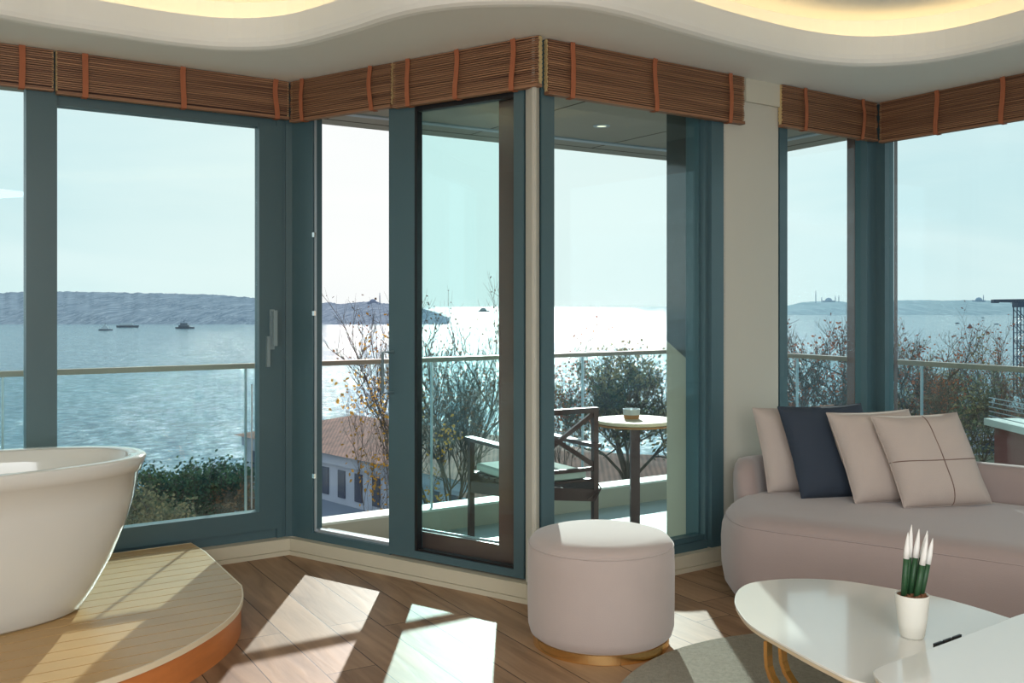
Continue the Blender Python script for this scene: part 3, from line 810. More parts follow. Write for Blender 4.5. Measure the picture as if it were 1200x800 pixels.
bm = bmn(); prism(bm, offset(deckpl, -.02), .005, DZ-.019); link('core', bm, M['deckcore'], deck, loc=(-2.2, 3.6, 0))
bm = bmn()
ringo = offset(deckpl, -.006); ringi = offset(deckpl, -.018)
def band(bm, po, pi, z0, z1):
    vs = [[bm.verts.new((p.x, p.y, z)) for p in pp] for pp, z in ((po, z0), (po, z1), (pi, z1), (pi, z0))]
    bridge(bm, vs + [vs[0]])
band(bm, ringo, ringi, 0.0, DZ-.022)
link('curved_side', bm, M['deckside'], deck, loc=(-2.2, 3.6, 0))
bm = bmn(); band(bm, offset(deckpl, .003), offset(deckpl, -.003), DZ-.02, DZ+.001)
link('edge_trim', bm, M['cafe'], deck, loc=(-2.2, 3.6, 0))

# ------------------------------------------------------------------ bathtub
tipc = Vector((-1.50, 4.0)); ax = A.d; nx = A.n
tcn = tipc + ax*.87
bz = DZ
tub = thing('bathtub', 'glossy white oval freestanding bathtub on the wooden platform', 'bathtub', (tcn.x, tcn.y, bz))
def oval(a, b, n=2.35, m=96, sh=0.0):
    out = []
    for k in range(m):
        th = 2*PI*k/m; c, s = math.cos(th), math.sin(th)
        u = math.copysign(abs(c)**(2/n), c)*a + sh; v = math.copysign(abs(s)**(2/n), s)*b
        out.append(tcn + ax*u + nx*v)
    return out
def rings_tub(bm, rows):
    rg = []
    for a, b, z, n in rows:
        rg.append([bm.verts.new((p.x, p.y, z)) for p in oval(a, b, n)])
    bridge(bm, rg); return rg
bm = bmn()
RZ = .72
rows = [(.615, .262, bz+.001, 2.2), (.635, .272, bz+.012, 2.2), (.68, .29, bz+.08, 2.2), (.74, .315, bz+.19, 2.25), (.79, .335, bz+.31, 2.3), (.824, .349, bz+.42, 2.3), (.842, .358, RZ-.062, 2.35),
        (.850, .366, RZ-.058, 2.35), (.862, .372, RZ-.03, 2.35), (.870, .376, RZ-.006, 2.35), (.868, .374, RZ, 2.35), (.862, .37, RZ+.003, 2.35), (.815, .325, RZ+.001, 2.35), (.805, .316, RZ-.006, 2.35),
        (.79, .305, RZ-.05, 2.3), (.74, .28, RZ-.2, 2.3), (.66, .24, RZ-.38, 2.3), (.55, .18, RZ-.44, 2.2), (.3, .08, RZ-.45, 2.2)]
rg = rings_tub(bm, rows)
bm.faces.new(rg[0]); bm.faces.new(rg[-1])
link('tub_shell', bm, M['acrylic'], tub, smooth=True, loc=(tcn.x, tcn.y, bz))
# overflow on the far inner wall
k = (59-CX)/F; q = tcn + nx*.298
s = (k*q.y - q.x)/(ax.x - k*ax.y)
oc = q + ax*s
bm = bmn()
pr = [(0, .022), (.022, .02), (.029, .012), (.031, 0), (.031, -.012)]
rgs = []
for r, h in pr:
    c = oc - nx*h
    if r == 0: rgs.append([bm.verts.new((c.x, c.y, RZ-.062))])
    else: rgs.append([bm.verts.new((c.x + ax.x*r*math.cos(a), c.y + ax.y*r*math.cos(a), RZ-.062 + r*math.sin(a))) for a in [2*PI*i/24 for i in range(24)]])
bridge(bm, rgs)
link('overflow_cap', bm, M['chrome'], tub, smooth=True, loc=(tcn.x, tcn.y, bz))
bm = bmn(); lathe(bm, [(0, RZ-.444), (.03, RZ-.444), (.034, RZ-.452)], tcn.x, tcn.y, 24); link('drain', bm, M['chrome'], tub, loc=(tcn.x, tcn.y, bz))

# ------------------------------------------------------------------ ottoman
oc = Vector((.346, 3.83)); ob = (oc.x, oc.y, 0)
t = thing('ottoman', 'round pinkish beige velvet ottoman with a gold base ring', 'ottoman', ob)
bm = bmn()
lathe(bm, [(0, .036), (.255, .036), (.274, .05), (.283, .08), (.285, .16), (.286, .30), (.284, .37), (.277, .397), (.262, .415), (.22, .428), (.12, .438), (0, .441)], *oc, 96)
link('upholstered_body', bm, M['velvet'], t, smooth=True, loc=ob)
bm = bmn()
tube(bm, [(oc.x + .281*math.cos(2*PI*k/72), oc.y + .281*math.sin(2*PI*k/72), .388) for k in range(73)], .0028, 6, cap=False)
link('piping', bm, M['velvet'], t, smooth=True, loc=ob)
bm = bmn(); lathe(bm, [(0, 0), (.262, 0), (.264, .002), (.264, .036), (0, .036)], *oc, 96)
link('gold_base', bm, M['gold'], t, loc=ob)

# ------------------------------------------------------------------ rug
rc = (1.20, 3.03)
bm = bmn(); lathe(bm, [(0, .001), (.897, .001), (.902, .005), (.897, .010), (0, .011)], rc[0], rc[1], 128)
tag(link('round_rug', bm, M['rug'], loc=(rc[0], rc[1], .001)), 'round grey woven rug under the white coffee tables', 'rug')

# ------------------------------------------------------------------ sofa
SZ = .405
seat = [(1.02,4.66),(.965,4.48),(.985,4.26),(1.12,4.12),(1.38,3.95),(1.65,3.76),(1.92,3.56),(2.2,3.34),(2.5,3.18),(2.8,3.18),(3.0,3.38),(3.02,3.7),(2.85,4.05),(2.6,4.33),(2.35,4.56),(2.05,4.76),(1.7,4.9),(1.35,4.92),(1.14,4.84)]
spl = catmull(seat, 6)
sb = (2.0, 4.1, 0)
sofa = thing('curved_sofa', 'curved taupe velvet sofa with low wraparound back below the right windows', 'sofa', sb)
bm = bmn()
rg = loft(bm, spl, [(-.08, .008), (-.035, .02), (-.008, .06), (.006, .14), (.008, .25), (.003, .31), (-.010, .348), (-.030, .376), (-.065, .396), (-.16, .404)], capb=True, capt=True)
link('seat', bm, M['sofa'], sofa, smooth=True, loc=sb)
bm = bmn()
off = offset(spl, -.012)
tube(bm, [(p.x, p.y, .354) for p in off + off[:1]], .0022, 5, cap=False)
link('piping', bm, M['sofa'], sofa, smooth=True, loc=sb)
# backrest swept round the rear
bp = catmull([(1.15,4.74),(1.175,4.86),(1.25,4.95),(1.40,5.01),(1.65,5.02),(1.98,4.91),(2.27,4.72),(2.52,4.50),(2.76,4.25),(2.95,3.98),(3.08,3.68)], 8, closed=False)
bm = bmn(); rgs = []; m = len(bp)
for i, p in enumerate(bp):
    tdir = (bp[min(m-1, i+1)] - bp[max(0, i-1)]).normalized(); nn = Vector((-tdir.y, tdir.x))
    u = i/(m-1)
    e = min(1, (min(u, 1-u)+.004)/.12); e = math.sqrt(max(0, 1-(1-e)**2))
    hh = .36 + .195*e; ww = .07*max(.15, e)
    ring = []
    for k in range(20):
        th = 2*PI*k/20; c, s = math.cos(th), math.sin(th)
        uu = math.copysign(abs(c)**.55, c)*ww; vv = math.copysign(abs(s)**.55, s)
        z = .02 + (hh-.02)*(vv+1)/2
        q = p + nn*(uu + .02*(vv))
        ring.append(bm.verts.new((q.x, q.y, z)))
    rgs.append(ring)
bridge(bm, rgs); bm.faces.new(rgs[0]); bm.faces.new(rgs[-1])
link('backrest', bm, M['sofa'], sofa, smooth=True, loc=sb)

# cushions
def cushion(cx, cy, yaw, lean, roll, w, h, m, label, shear=-.22, seams=False, th=.075, z0=None):
    z0 = SZ if z0 is None else z0
    t = thing('cushion', label, 'cushion', (cx, cy, z0+.0), 'scatter cushions on the curved sofa')
    Rm = Matrix.Rotation(math.radians(yaw), 4, 'Z') @ Matrix.Rotation(math.radians(-lean), 4, 'X') @ Matrix.Rotation(math.radians(roll), 4, 'Y')
    def surf(u, v, side):
        # u,v in -1..1 ; pinched edges, pointed corners
        e = max(0, (1-u**4))*max(0, (1-v**4)); e2 = e**.55
        px = u*(w/2)*(1 - .045*(1-v*v)) ; pz = v*(h/2)*(1 - .045*(1-u*u))
        nz = .008*noise.noise(Vector((u*2.2+cx*5, v*2.2, side+cy)))
        y = side*(th*e2 + (nz if e > .02 else 0))
        sag = -.012*(1-v)*(1-u*u)*.5
        return Vector((px + shear*(pz+h/2), y, pz + h/2 + sag + .0))
    bm = bmn(); n = 22; G = {}
    for sd_ in (-1, 1):
        for i in range(n+1):
            for j in range(n+1):
                u = -1 + 2*i/n; v = -1 + 2*j/n
                u = math.sin(u*PI/2); v = math.sin(v*PI/2)
                b_ = i in (0, n) or j in (0, n)
                if b_ and sd_ == 1: G[(sd_, i, j)] = G[(-1, i, j)]; continue
                G[(sd_, i, j)] = bm.verts.new(Rm @ surf(u, v, sd_))
    for sd_ in (-1, 1):
        for i in range(n):
            for j in range(n):
                q = [G[(sd_, i, j)], G[(sd_, i+1, j)], G[(sd_, i+1, j+1)], G[(sd_, i, j+1)]]
                bm.faces.new(q if sd_ == -1 else q[::-1])
    zmin = min(v.co.z for v in bm.verts)
    Rm2 = Matrix.Translation((0, 0, -zmin))
    bmesh.ops.transform(bm, matrix=Rm2, verts=bm.verts[:])
    me_o = link('cover', bm, m, t, smooth=True); me_o.location = (0, 0, 0)
    def curve(name, pts, r):
        bm = bmn(); tube(bm, [Rm2 @ Rm @ p for p in pts], r, 6); o = link(name, bm, M['seamdark'] if m is not M['navy'] else m, t, smooth=True); o.location = (0, 0, 0)
    ed = [surf(-1+2*k/16, 1, -1) for k in range(17)] + [surf(1, 1-2*k/16, -1) for k in range(1, 17)] + [surf(1-2*k/16, -1, -1) for k in range(1, 17)] + [surf(-1, -1+2*k/16, -1) for k in range(1, 17)]
    bm = bmn(); tube(bm, [Rm2 @ Rm @ p for p in ed], .0028, 5); o = link('edge_piping', bm, m, t, smooth=True); o.location = (0, 0, 0)
    if seams:
        curve('seam', [surf(u/20, -.05, -1) + Vector((0, -.0005, 0)) for u in range(-20, 21)], .0022)
        curve('seam', [surf(.08, v/20, -1) + Vector((0, -.0005, 0)) for v in range(-20, 21)], .0022)
    return t
cushion(1.455, 4.80, 12, 12, -1, .44, .41, M['cush'], 'leftmost beige cushion, mostly hidden behind the navy one', shear=-.08)
cushion(1.575, 4.655, 12, 14, -1, .44, .435, M['navy'], 'dark navy cushion, the only dark one on the sofa', shear=-.14)
cushion(1.78, 4.535, 12, 16, -1, .43, .42, M['cush'], 'plain beige cushion between the navy cushion and the cross-seamed one', shear=-.17)
cushion(1.965, 4.42, 8, 18, -1, .43, .42, M['cush'], 'front beige cushion with crossing seams, rightmost on the sofa', shear=-.2, seams=True)

# ------------------------------------------------------------------ coffee tables
def tplan(pts, z): return [Vector(at(x, y, z)[:2]) for x, y in pts]
T1Z = .38
o1p = tplan([(1010,798),(967,780),(917,753),(880,731),(864,712),(861,700),(867,688),(885,680.5),(930,676.5),(987,679),(1050,689),(1095,697),(1140,709),(1178,721)], T1Z) + [Vector(p) for p in ((1.53,2.82),(1.54,2.62),(1.42,2.43),(1.22,2.34),(1.02,2.345))]
tpl = catmull(o1p, 5)
b1 = (1.1, 2.85, .011)
t1 = thing('coffee_table', 'lower white egg-shaped coffee table with gold legs holding the potted plant', 'coffee table', b1)
bm = bmn(); loft(bm, tpl, [(-.002, T1Z-.008), (0, T1Z-.006), (0, T1Z-.001), (-.002, T1Z)]); link('tabletop', bm, M['white'], t1, loc=b1)
bm = bmn(); loft(bm, tpl, [(-.012, T1Z-.024), (-.003, T1Z-.018), (-.003, T1Z-.0085)]); link('under_edge', bm, M['edge'], t1, loc=b1)
def legs(t, base, tops, cen, zt):
    c = Vector(cen)
    for q in tops:
        q = Vector(q); d = (c-q).normalized(); s = Vector((-d.y, d.x))
        for sg in (-1, 1):
            bm = bmn(); o = s*.033*sg; pts = []
            L0 = q + o
            prof = [(0, zt), (0, .315), (.003, .285), (.014, .258), (.034, .236), (.07, .205), (.12, .155), (.165, .10), (.19, .055), (.20, .022)]
            for a, z in prof:
                p = L0 + d*a; pts.append((p.x, p.y, z))
            barx(bm, pts, .024, .012, (s.x, s.y, 0))
            link('leg', bm, M['gold'], t, loc=base)
    bm = bmn()
    mids = [Vector(q) + (c-Vector(q)).normalized()*.2 for q in tops]
    cc = sum(mids, Vector((0, 0)))/len(mids); r = sum((m_-cc).length for m_ in mids)/len(mids)
    tube(bm, [(cc.x + r*math.cos(a), cc.y + r*math.sin(a), .021) for a in [2*PI*k/48 for k in range(49)]], .009, 8, cap=False)
    link('base_ring', bm, M['gold'], t, smooth=True, loc=base)
legs(t1, b1, [(.755, 2.815), (.985, 2.47), (1.32, 2.75)], (1.0, 2.50), T1Z-.024)
T2Z = .43
o2p = tplan([(1024,787),(1030,780),(1060,769),(1110,751),(1160,732),(1200,717)], T2Z) + [Vector(p) for p in ((1.72,2.96),(1.95,3.0),(2.1,2.85),(2.1,2.5),(1.85,2.15),(1.45,1.98),(1.1,1.98),(.93,2.12),(.87,2.27))]
tp2 = catmull(o2p, 5)
b2 = (1.5, 2.45, .011)
t2 = thing('coffee_table', 'higher white coffee table overlapping the lower one at the bottom right', 'coffee table', b2)
bm = bmn(); loft(bm, tp2, [(-.002, T2Z-.01), (0, T2Z-.008), (0, T2Z-.001), (-.002, T2Z)]); link('tabletop', bm, M['white'], t2, loc=b2)
bm = bmn(); loft(bm, tp2, [(-.012, T2Z-.026), (-.004, T2Z-.02), (-.004, T2Z-.0105)]); link('under_edge', bm, M['edge'], t2, loc=b2)
legs(t2, b2, [(1.93, 2.78), (1.72, 2.22), (1.1, 2.12)], (1.58, 2.3), T2Z-.026)
# dark bars imitating the gap and reflection under the rear edge
ea, eb = at(1094, 756, T2Z-.004), at(1127, 744, T2Z-.004)
bm = bmn(); dd = (eb-ea); nseg = 3
for i in range(nseg):
    p = ea + dd*(i/nseg+.02); q = ea + dd*((i+1)/nseg-.04)
    barx(bm, [p, q], .006, .012, (-dd.y, dd.x, 0))
link('dark_gap_bars', bm, M['gasket'], t2, loc=b2)

# ------------------------------------------------------------------ potted plant
pc = at(1069, 745, T1Z)
pcx, pcy = pc.x, pc.y + .0
t = thing('potted_plant', 'small white pot of upright green spikes with white-painted tips', 'potted plant', (pcx, pcy, T1Z))
pb_ = (pcx, pcy, T1Z)
bm = bmn(); lathe(bm, [(0, T1Z), (.029, T1Z), (.033, T1Z+.006), (.041, T1Z+.06), (.046, T1Z+.118), (.0455, T1Z+.121), (.043, T1Z+.121), (.041, T1Z+.10), (0, T1Z+.10)], pcx, pcy, 48)
link('pot', bm, M['pot'], t, smooth=True, loc=pb_)
bm = bmn(); lathe(bm, [(0, T1Z+.120), (.025, T1Z+.119), (.0425, T1Z+.116)], pcx, pcy, 24)
for i in range(26):
    a = random.uniform(0, 6.28); r = random.uniform(0, .037); x, y = pcx + r*math.cos(a), pcy + r*math.sin(a); s = .004
    box(bm, x-s, x+s*random.uniform(.5, 1.6), y-s, y+s, T1Z+.112, T1Z+.122+random.uniform(0, .004))
link('soil', bm, M['soil'], t, loc=pb_)
for bx_, by_, tx, ty, hh, spl_ in ((-.026,-.004,-.014,-.006,.183,.115),(-.013,.012,.004,.014,.200,.115),(-.004,.002,.022,.006,.190,.115),(.002,-.020,.036,-.018,.180,.100),(.012,.012,.047,.010,.184,.112),(.024,.0,.058,.0,.165,.098)):
    def pp(u): return Vector((pcx + bx_ + (tx-bx_)*u, pcy + by_ + (ty-by_)*u, T1Z+.112 + hh*u))
    us = spl_/hh*.95
    bm = bmn(); tube(bm, [pp(0), pp(us*.5), pp(us)], [.0078, .0082, .0078], 10)
    so = link('spike', bm, M['spike'], t, smooth=True, loc=pb_)
    bm = bmn(); tube(bm, [pp(us), pp(us+(1-us)*.35), pp(us+(1-us)*.7), pp(1)], [.0084, .0078, .005, .0008], 10)
    link('painted_tip', bm, M['spiketip'], so, smooth=True, loc=pb_)

# ================================================================== outside
SEA, GR = -15.0, -12.5
bm = bmn(); vs = [bm.verts.new(p) for p in ((-9000, -200, SEA), (9000, -200, SEA), (9000, 16000, SEA), (-9000, 16000, SEA))]; bm.faces.new(vs)
struct('sea', bm, M['sea'], label='wide glittering blue sea stretching to the horizon', cat='sea')
bm = bmn()
prism(bm, [(-70, 12), (-70, 52), (-30, 58), (-24, 76), (-8, 84), (10, 78), (24, 84), (50, 96), (90, 110), (140, 118), (140, 12)], SEA-1, GR)
struct('ground', bm, M['ground'], label='leaf-strewn shore ground below the balcony', cat='ground')

def hill(name, prof, D0, D1, m, label, rowsn=9, jag=1.3, seed=0):
    """prof: (px, photo row of crest)"""
    bm = bmn(); cols = []
    x0, x1 = prof[0][0], prof[-1][0]; n = int((x1-x0)/2.0)
    for i in range(n+1):
        px = x0 + (x1-x0)*i/n
        for (a, ya), (b, yb) in zip(prof, prof[1:]):
            if a <= px <= b: y = ya + (yb-ya)*(px-a)/(b-a); break
        y += jag*noise.noise(Vector((px*.12, seed, 0))) + jag*.6*noise.noise(Vector((px*.55, seed+5, 0)))
        yj = y; y -= jag*.6*noise.noise(Vector((px*.55, seed+5, 0)))
        ztop = EYE + (HY - yj)/F*D1; zsm = EYE + (HY - y)/F*D1
        col = []
        for r in range(rowsn+1):
            u = r/rowsn; d = D0 + (D1-D0)*u
            z = SEA + ((ztop if r == rowsn else zsm)-SEA)*(u**.75) + (0 if r in (0, rowsn) else (ztop-SEA)*.09*noise.noise(Vector((px*.03, r*.9, seed))))
            p = atd(px, d, z); col.append(bm.verts.new(p))
        p = atd(px, D1*1.15, SEA); col.append(bm.verts.new(p)); cols.append(col)
    for a, b in zip(cols, cols[1:]):
        for k in range(rowsn+1): bm.faces.new((a[k], b[k], b[k+1], a[k+1]))
    return struct(name, bm, m, label=label, cat='hill')
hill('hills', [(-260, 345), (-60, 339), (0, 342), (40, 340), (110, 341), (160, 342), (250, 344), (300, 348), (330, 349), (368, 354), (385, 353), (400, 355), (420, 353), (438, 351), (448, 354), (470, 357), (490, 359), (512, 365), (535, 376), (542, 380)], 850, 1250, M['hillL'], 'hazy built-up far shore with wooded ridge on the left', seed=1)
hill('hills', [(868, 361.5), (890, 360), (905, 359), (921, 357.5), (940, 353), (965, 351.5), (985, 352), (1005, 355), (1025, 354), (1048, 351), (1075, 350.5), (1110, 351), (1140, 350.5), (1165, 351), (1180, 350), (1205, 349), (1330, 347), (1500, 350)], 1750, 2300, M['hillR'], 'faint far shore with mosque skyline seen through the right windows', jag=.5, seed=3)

def mosque(px, yb, D, s, mins, m, label):
    """dome of radius s pixels at photo column px, base row yb"""
    k = D/F; b = atd(px, D, EYE + (HY-yb)/F*D)
    t = thing('mosque', label, 'mosque', b)
    bm = bmn(); R = s*k
    box(bm, b.x-R*1.5, b.x+R*1.5, b.y-R, b.y+R, b.z-R*.6, b.z+R*.35)
    link('prayer_hall', bm, m, t, loc=b)
    bm = bmn(); lathe(bm, [(R*math.cos(a), b.z+R*.35+R*.85*math.sin(a)) for a in [PI/2*i/8 for i in range(9)]], b.x, b.y, 24)
    link('dome', bm, m, t, smooth=True, loc=b)
    for dx, h in mins:
        x = b.x + dx*k
        bm = bmn(); lathe(bm, [(k*.55, b.z-R*.5), (k*.5, b.z+h*k*.6), (k*.8, b.z+h*k*.62), (k*.4, b.z+h*k*.66), (k*.35, b.z+h*k*.85), (0, b.z+h*k)], x, b.y, 8)
        link('minaret', bm, m, t, loc=b)
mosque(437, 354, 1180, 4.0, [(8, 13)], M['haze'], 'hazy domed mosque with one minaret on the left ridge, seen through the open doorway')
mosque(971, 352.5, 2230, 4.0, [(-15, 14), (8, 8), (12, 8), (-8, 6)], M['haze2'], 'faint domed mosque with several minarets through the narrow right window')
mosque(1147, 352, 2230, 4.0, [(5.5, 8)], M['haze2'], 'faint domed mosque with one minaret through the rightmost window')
# waterside buildings on the left shore
blk = None
random.seed(21)
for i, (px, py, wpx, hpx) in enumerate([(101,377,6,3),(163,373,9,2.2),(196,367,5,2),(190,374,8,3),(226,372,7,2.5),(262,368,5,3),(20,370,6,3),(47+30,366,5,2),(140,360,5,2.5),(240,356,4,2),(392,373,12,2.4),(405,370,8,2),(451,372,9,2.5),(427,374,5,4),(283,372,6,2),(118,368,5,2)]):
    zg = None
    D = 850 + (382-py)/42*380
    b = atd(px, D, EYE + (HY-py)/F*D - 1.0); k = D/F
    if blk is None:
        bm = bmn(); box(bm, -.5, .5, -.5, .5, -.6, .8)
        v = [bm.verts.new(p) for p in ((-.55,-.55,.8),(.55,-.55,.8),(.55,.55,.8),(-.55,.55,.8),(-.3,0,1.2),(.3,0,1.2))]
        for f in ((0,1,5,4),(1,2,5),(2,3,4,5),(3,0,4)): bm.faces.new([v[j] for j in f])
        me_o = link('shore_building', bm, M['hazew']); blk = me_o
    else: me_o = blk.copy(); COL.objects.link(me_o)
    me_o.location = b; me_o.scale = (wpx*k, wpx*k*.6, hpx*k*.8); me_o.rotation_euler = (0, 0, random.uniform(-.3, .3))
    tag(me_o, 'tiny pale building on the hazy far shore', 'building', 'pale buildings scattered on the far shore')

# boats
def boat(px, py, wpx, hull, upper, label, head=0.2, wake=0, mast=1, decks=2):
    d = (EYE-SEA)*F/(py-HY); b = atd(px, d, SEA); L = wpx*d/F
    t = thing('boat', label, 'boat', b)
    Rz = Matrix.Rotation(head, 4, 'Z')
    def fin(name, bm, m):
        bmesh.ops.transform(bm, matrix=Rz, verts=bm.verts[:])
        o = link(name, bm, m, t); o.location = (0, 0, 0)
    bm = bmn()
    pl = [(-.5,-.09),(-.5,.09),(.2,.1),(.5,0),(.2,-.1)]
    a = [bm.verts.new((x*L*.94, y*L, -.3)) for x, y in pl]; c = [bm.verts.new((x*L, y*L*1.1, L*.09)) for x, y in pl]
    for k in range(5): bm.faces.new((a[k], a[(k+1)%5], c[(k+1)%5], c[k]))
    bm.faces.new(a); bm.faces.new(c); fin('hull', bm, hull)
    bm = bmn(); zc = L*.09
    for k in range(decks):
        w_ = .34-.09*k; box(bm, -w_*L, (w_-.12)*L, -.075*L, .075*L, zc, zc+L*.10); zc += L*.11
    fin('cabin', bm, upper)
    if mast:
        bm = bmn(); tube(bm, [(-.05*L, 0, zc), (-.05*L, 0, zc+L*.13)], L*.018, 6); fin('funnel', bm, hull)
    if wake:
        bm = bmn(); vs = [bm.verts.new(p) for p in ((-.3*L, .05*L, .08), (-.3*L, -.05*L, .08), (-.5*L-wake*L, -.16*L, .06), (-.5*L-wake*L, .10*L, .06))]; bm.faces.new(vs); fin('wake', bm, M['foam'])
boat(124, 386, 16, M['boat'], M['boatwhite'], 'small ferry left of centre in the large left window', head=.15, decks=3)
boat(217, 384, 22, M['boat'], M['boat'], 'longer low ferry further right in the large left window', head=.05, decks=2)
boat(150, 382.5, 26, M['boat'], M['boatwhite'], 'moored grey barge against the far shore between the two ferries', head=0, decks=1, mast=0)
boat(567, 364, 14, M['boat'], M['boat'], 'distant ship on the horizon seen through the glazed door leaf', head=.1, decks=2)
boat(671, 361.4, 5, M['boat'], M['boat'], 'tiny ship on the bright horizon just right of the cream post', head=.1, decks=1, mast=0)
boat(683, 361.3, 4, M['boat'], M['boat'], 'tiniest ship on the bright horizon, right of the other tiny one', head=.1, decks=1, mast=0)
boat(1137, 383, 10, M['boatred'], M['boatred'], 'reddish boat in the middle of the rightmost window', head=.5, decks=3)
boat(1122, 378, 6, M['boat'], M['boat'], 'small speedboat trailing a long white wake left of the reddish boat', head=.25, wake=3.2, decks=1, mast=0)
boat(1168, 379, 7, M['boat'], M['boatwhite'], 'small boat with white foam near the crane', head=.2, wake=.9, decks=1, mast=0)
boat(1152, 371.5, 4, M['boat'], M['boat'], 'faint small boat far out between the reddish boat and the crane', head=0, decks=1, mast=0)

# trees
def tree(px, D, ytop, ybot, wpx, leaf, name, label, nleaf=1800, dens=1.0, seed=0, lsize=.10, spread=.55, ntr=5, group=None, tw=.07):
    rnd = random.Random(seed)
    top = EYE + (HY-ytop)/F*D; crown_bot = EYE + (HY-ybot)/F*D
    wid = wpx*D/F/2; b = atd(px, D, GR)
    t = thing(name, label, 'tree', b, group)
    bmB = bmn(); bmL = bmn(); tips = []
    fork = Vector((b.x, b.y, max(GR+1.5, crown_bot - (top-crown_bot)*.25)))
    tube(bmB, [b, (b+fork)/2 + Vector((.1, 0, 0)), fork], [tw*2.2, tw*1.8, tw*1.5], 7)
    cen = Vector((b.x, b.y, (top+crown_bot)/2)); ry = (top-crown_bot)/2
    def grow(p, d, L, r, lev):
        n = 4; pts = [p]; rr = [r]
        for i in range(n):
            d = (d + Vector((rnd.uniform(-1,1), rnd.uniform(-1,1), rnd.uniform(-.6,.9)))*.22).normalized()
            p = p + d*(L/n); pts.append(p); rr.append(r*(1-.6*(i+1)/n))
            if lev > 0 and (lev < 3 or i >= 1):
                for q in range(2 if lev > 1 else 2):
                    a = Vector((rnd.uniform(-1,1), rnd.uniform(-1,1), rnd.uniform(-.1,1))).normalized()
                    dd = (d*.6 + a*.9).normalized()
                    grow(p, dd, L*rnd.uniform(.38, .6), r*.5, lev-1)
        tube(bmB, pts, rr, 4 if lev < 2 else 5, cap=False)
        for q in pts[1:]: tips.append((q, lev))
    for k in range(ntr):
        a = 2*PI*k/ntr + rnd.uniform(-.3, .3); s = rnd.uniform(.3, 1)*spread
        d = Vector((math.cos(a)*s, math.sin(a)*s, 1)).normalized()
        grow(fork, d, (top-fork.z)*rnd.uniform(.62, .80), tw, 3)
    # scale crown horizontally towards the wanted width
    mx = sorted(abs(q.x-b.x) for q, l in tips)[int(len(tips)*.90)]; f = wid/max(.1, mx)
    mz = sorted(q.z for q, l in tips)[int(len(tips)*.985)]; fz = (top-fork.z)/max(.1, mz-fork.z)
    def adj(p):
        if p.z <= fork.z: return p
        w_ = 1+(f-1)*min(1, (p.z-fork.z)/1.0)
        return Vector((b.x+(p.x-b.x)*w_, b.y+(p.y-b.y)*w_, fork.z+(p.z-fork.z)*fz))
    for v in bmB.verts: v.co = adj(v.co)
    tp = [adj(q) for q, l in tips if l <= (1 if dens > .9 else 0) and adj(q).z > fork.z + .25*(top-fork.z)]
    for i in range(nleaf):
        c = rnd.choice(tp) + Vector((rnd.gauss(0,1), rnd.gauss(0,1), rnd.gauss(0,1)))*lsize*1.2
        if noise.noise(c*1.1 + Vector((seed, 0, 0))) < -.25*dens: continue
        s = lsize*rnd.uniform(.5, 1.2)
        u = Vector((rnd.uniform(-1,1), rnd.uniform(-1,1), rnd.uniform(-1,1))).normalized(); w = u.orthogonal().normalized()
        vs = [bmL.verts.new(c + u*s*a_ + w*s*b_) for a_, b_ in ((-.5, 0), (-.1, .34), (.5, 0), (-.1, -.34))]
        bmL.faces.new(vs)
    link('branches', bmB, M['bark'], t, loc=b)
    link('foliage', bmL, leaf, t, loc=b)
TG = 'autumn trees below the balcony'
tree(530, 24, 352, 590, 150, M['leaf_brown'], 'autumn_tree', 'tall sparse brown-leaved tree seen through the glazed door leaf', 2300, seed=3, lsize=.085, spread=.8, ntr=9, tw=.06)
tree(452, 19, 374, 640, 110, M['leaf_gold'], 'autumn_tree', 'golden-leaved tree seen in the open doorway in front of the tiled roof', 900, seed=8, lsize=.085, spread=.7, ntr=4, tw=.03)
tree(662, 25, 384, 560, 62, M['leaf_rust'], 'autumn_tree', 'slim bare-branched rusty tree right of the cream corner post', 900, seed=11, lsize=.08, spread=.5, ntr=4, tw=.035)
tree(737, 30, 418, 540, 110, M['leaf_olive'], 'bushy_tree', 'dense olive brown bushy tree behind the balcony table', 5200, seed=15, lsize=.15, spread=.8, ntr=8, dens=.8, tw=.06)
tree(965, 27, 378, 520, 120, M['leaf_rust'], 'autumn_tree', 'rusty red-leaved tree seen through the narrow right window', 2300, seed=19, lsize=.11, spread=.7, ntr=7, tw=.05)
tree(1078, 30, 388, 520, 85, M['leaf_rust'], 'autumn_tree', 'reddish sparse tree just right of the teal corner mullion', 1900, seed=23, lsize=.11, spread=.6, ntr=6, tw=.045)
tree(1130, 42, 412, 560, 110, M['leaf_olive'], 'bushy_tree', 'olive green bushy tree above the seamed cushion in the right window', 6000, seed=27, lsize=.15, spread=.8, ntr=8, tw=.06)
tree(1188, 46, 386, 540, 90, M['leaf_rust'], 'autumn_tree', 'rusty brown tree at the far right below the crane', 3600, seed=31, lsize=.13, spread=.7, ntr=7, tw=.06)
tree(1060, 37, 440, 580, 100, M['leaf_olive'], 'bushy_tree', 'low olive bush-like tree low behind the sofa cushions', 5000, seed=35, lsize=.16, spread=.9, ntr=8, tw=.05)
tree(950, 40, 462, 560, 120, M['leaf_olive'], 'bushy_tree', 'low dull green tree at the bottom of the narrow right window', 4500, seed=37, lsize=.18, spread=.9, ntr=8, tw=.05)
tree(232, 52, 548, 660, 100, M['leaf_green'], 'evergreen_tree', 'rounded dark green treetop above the platform in the left window', 12000, seed=41, lsize=.22, spread=.9, ntr=10, dens=2, tw=.08)
tree(176, 44, 578, 680, 60, M['leaf_olive'], 'evergreen_tree', 'lower olive treetop beside the bath, left of the rounded one', 5000, seed=43, lsize=.2, spread=.9, ntr=8, dens=2, tw=.06)
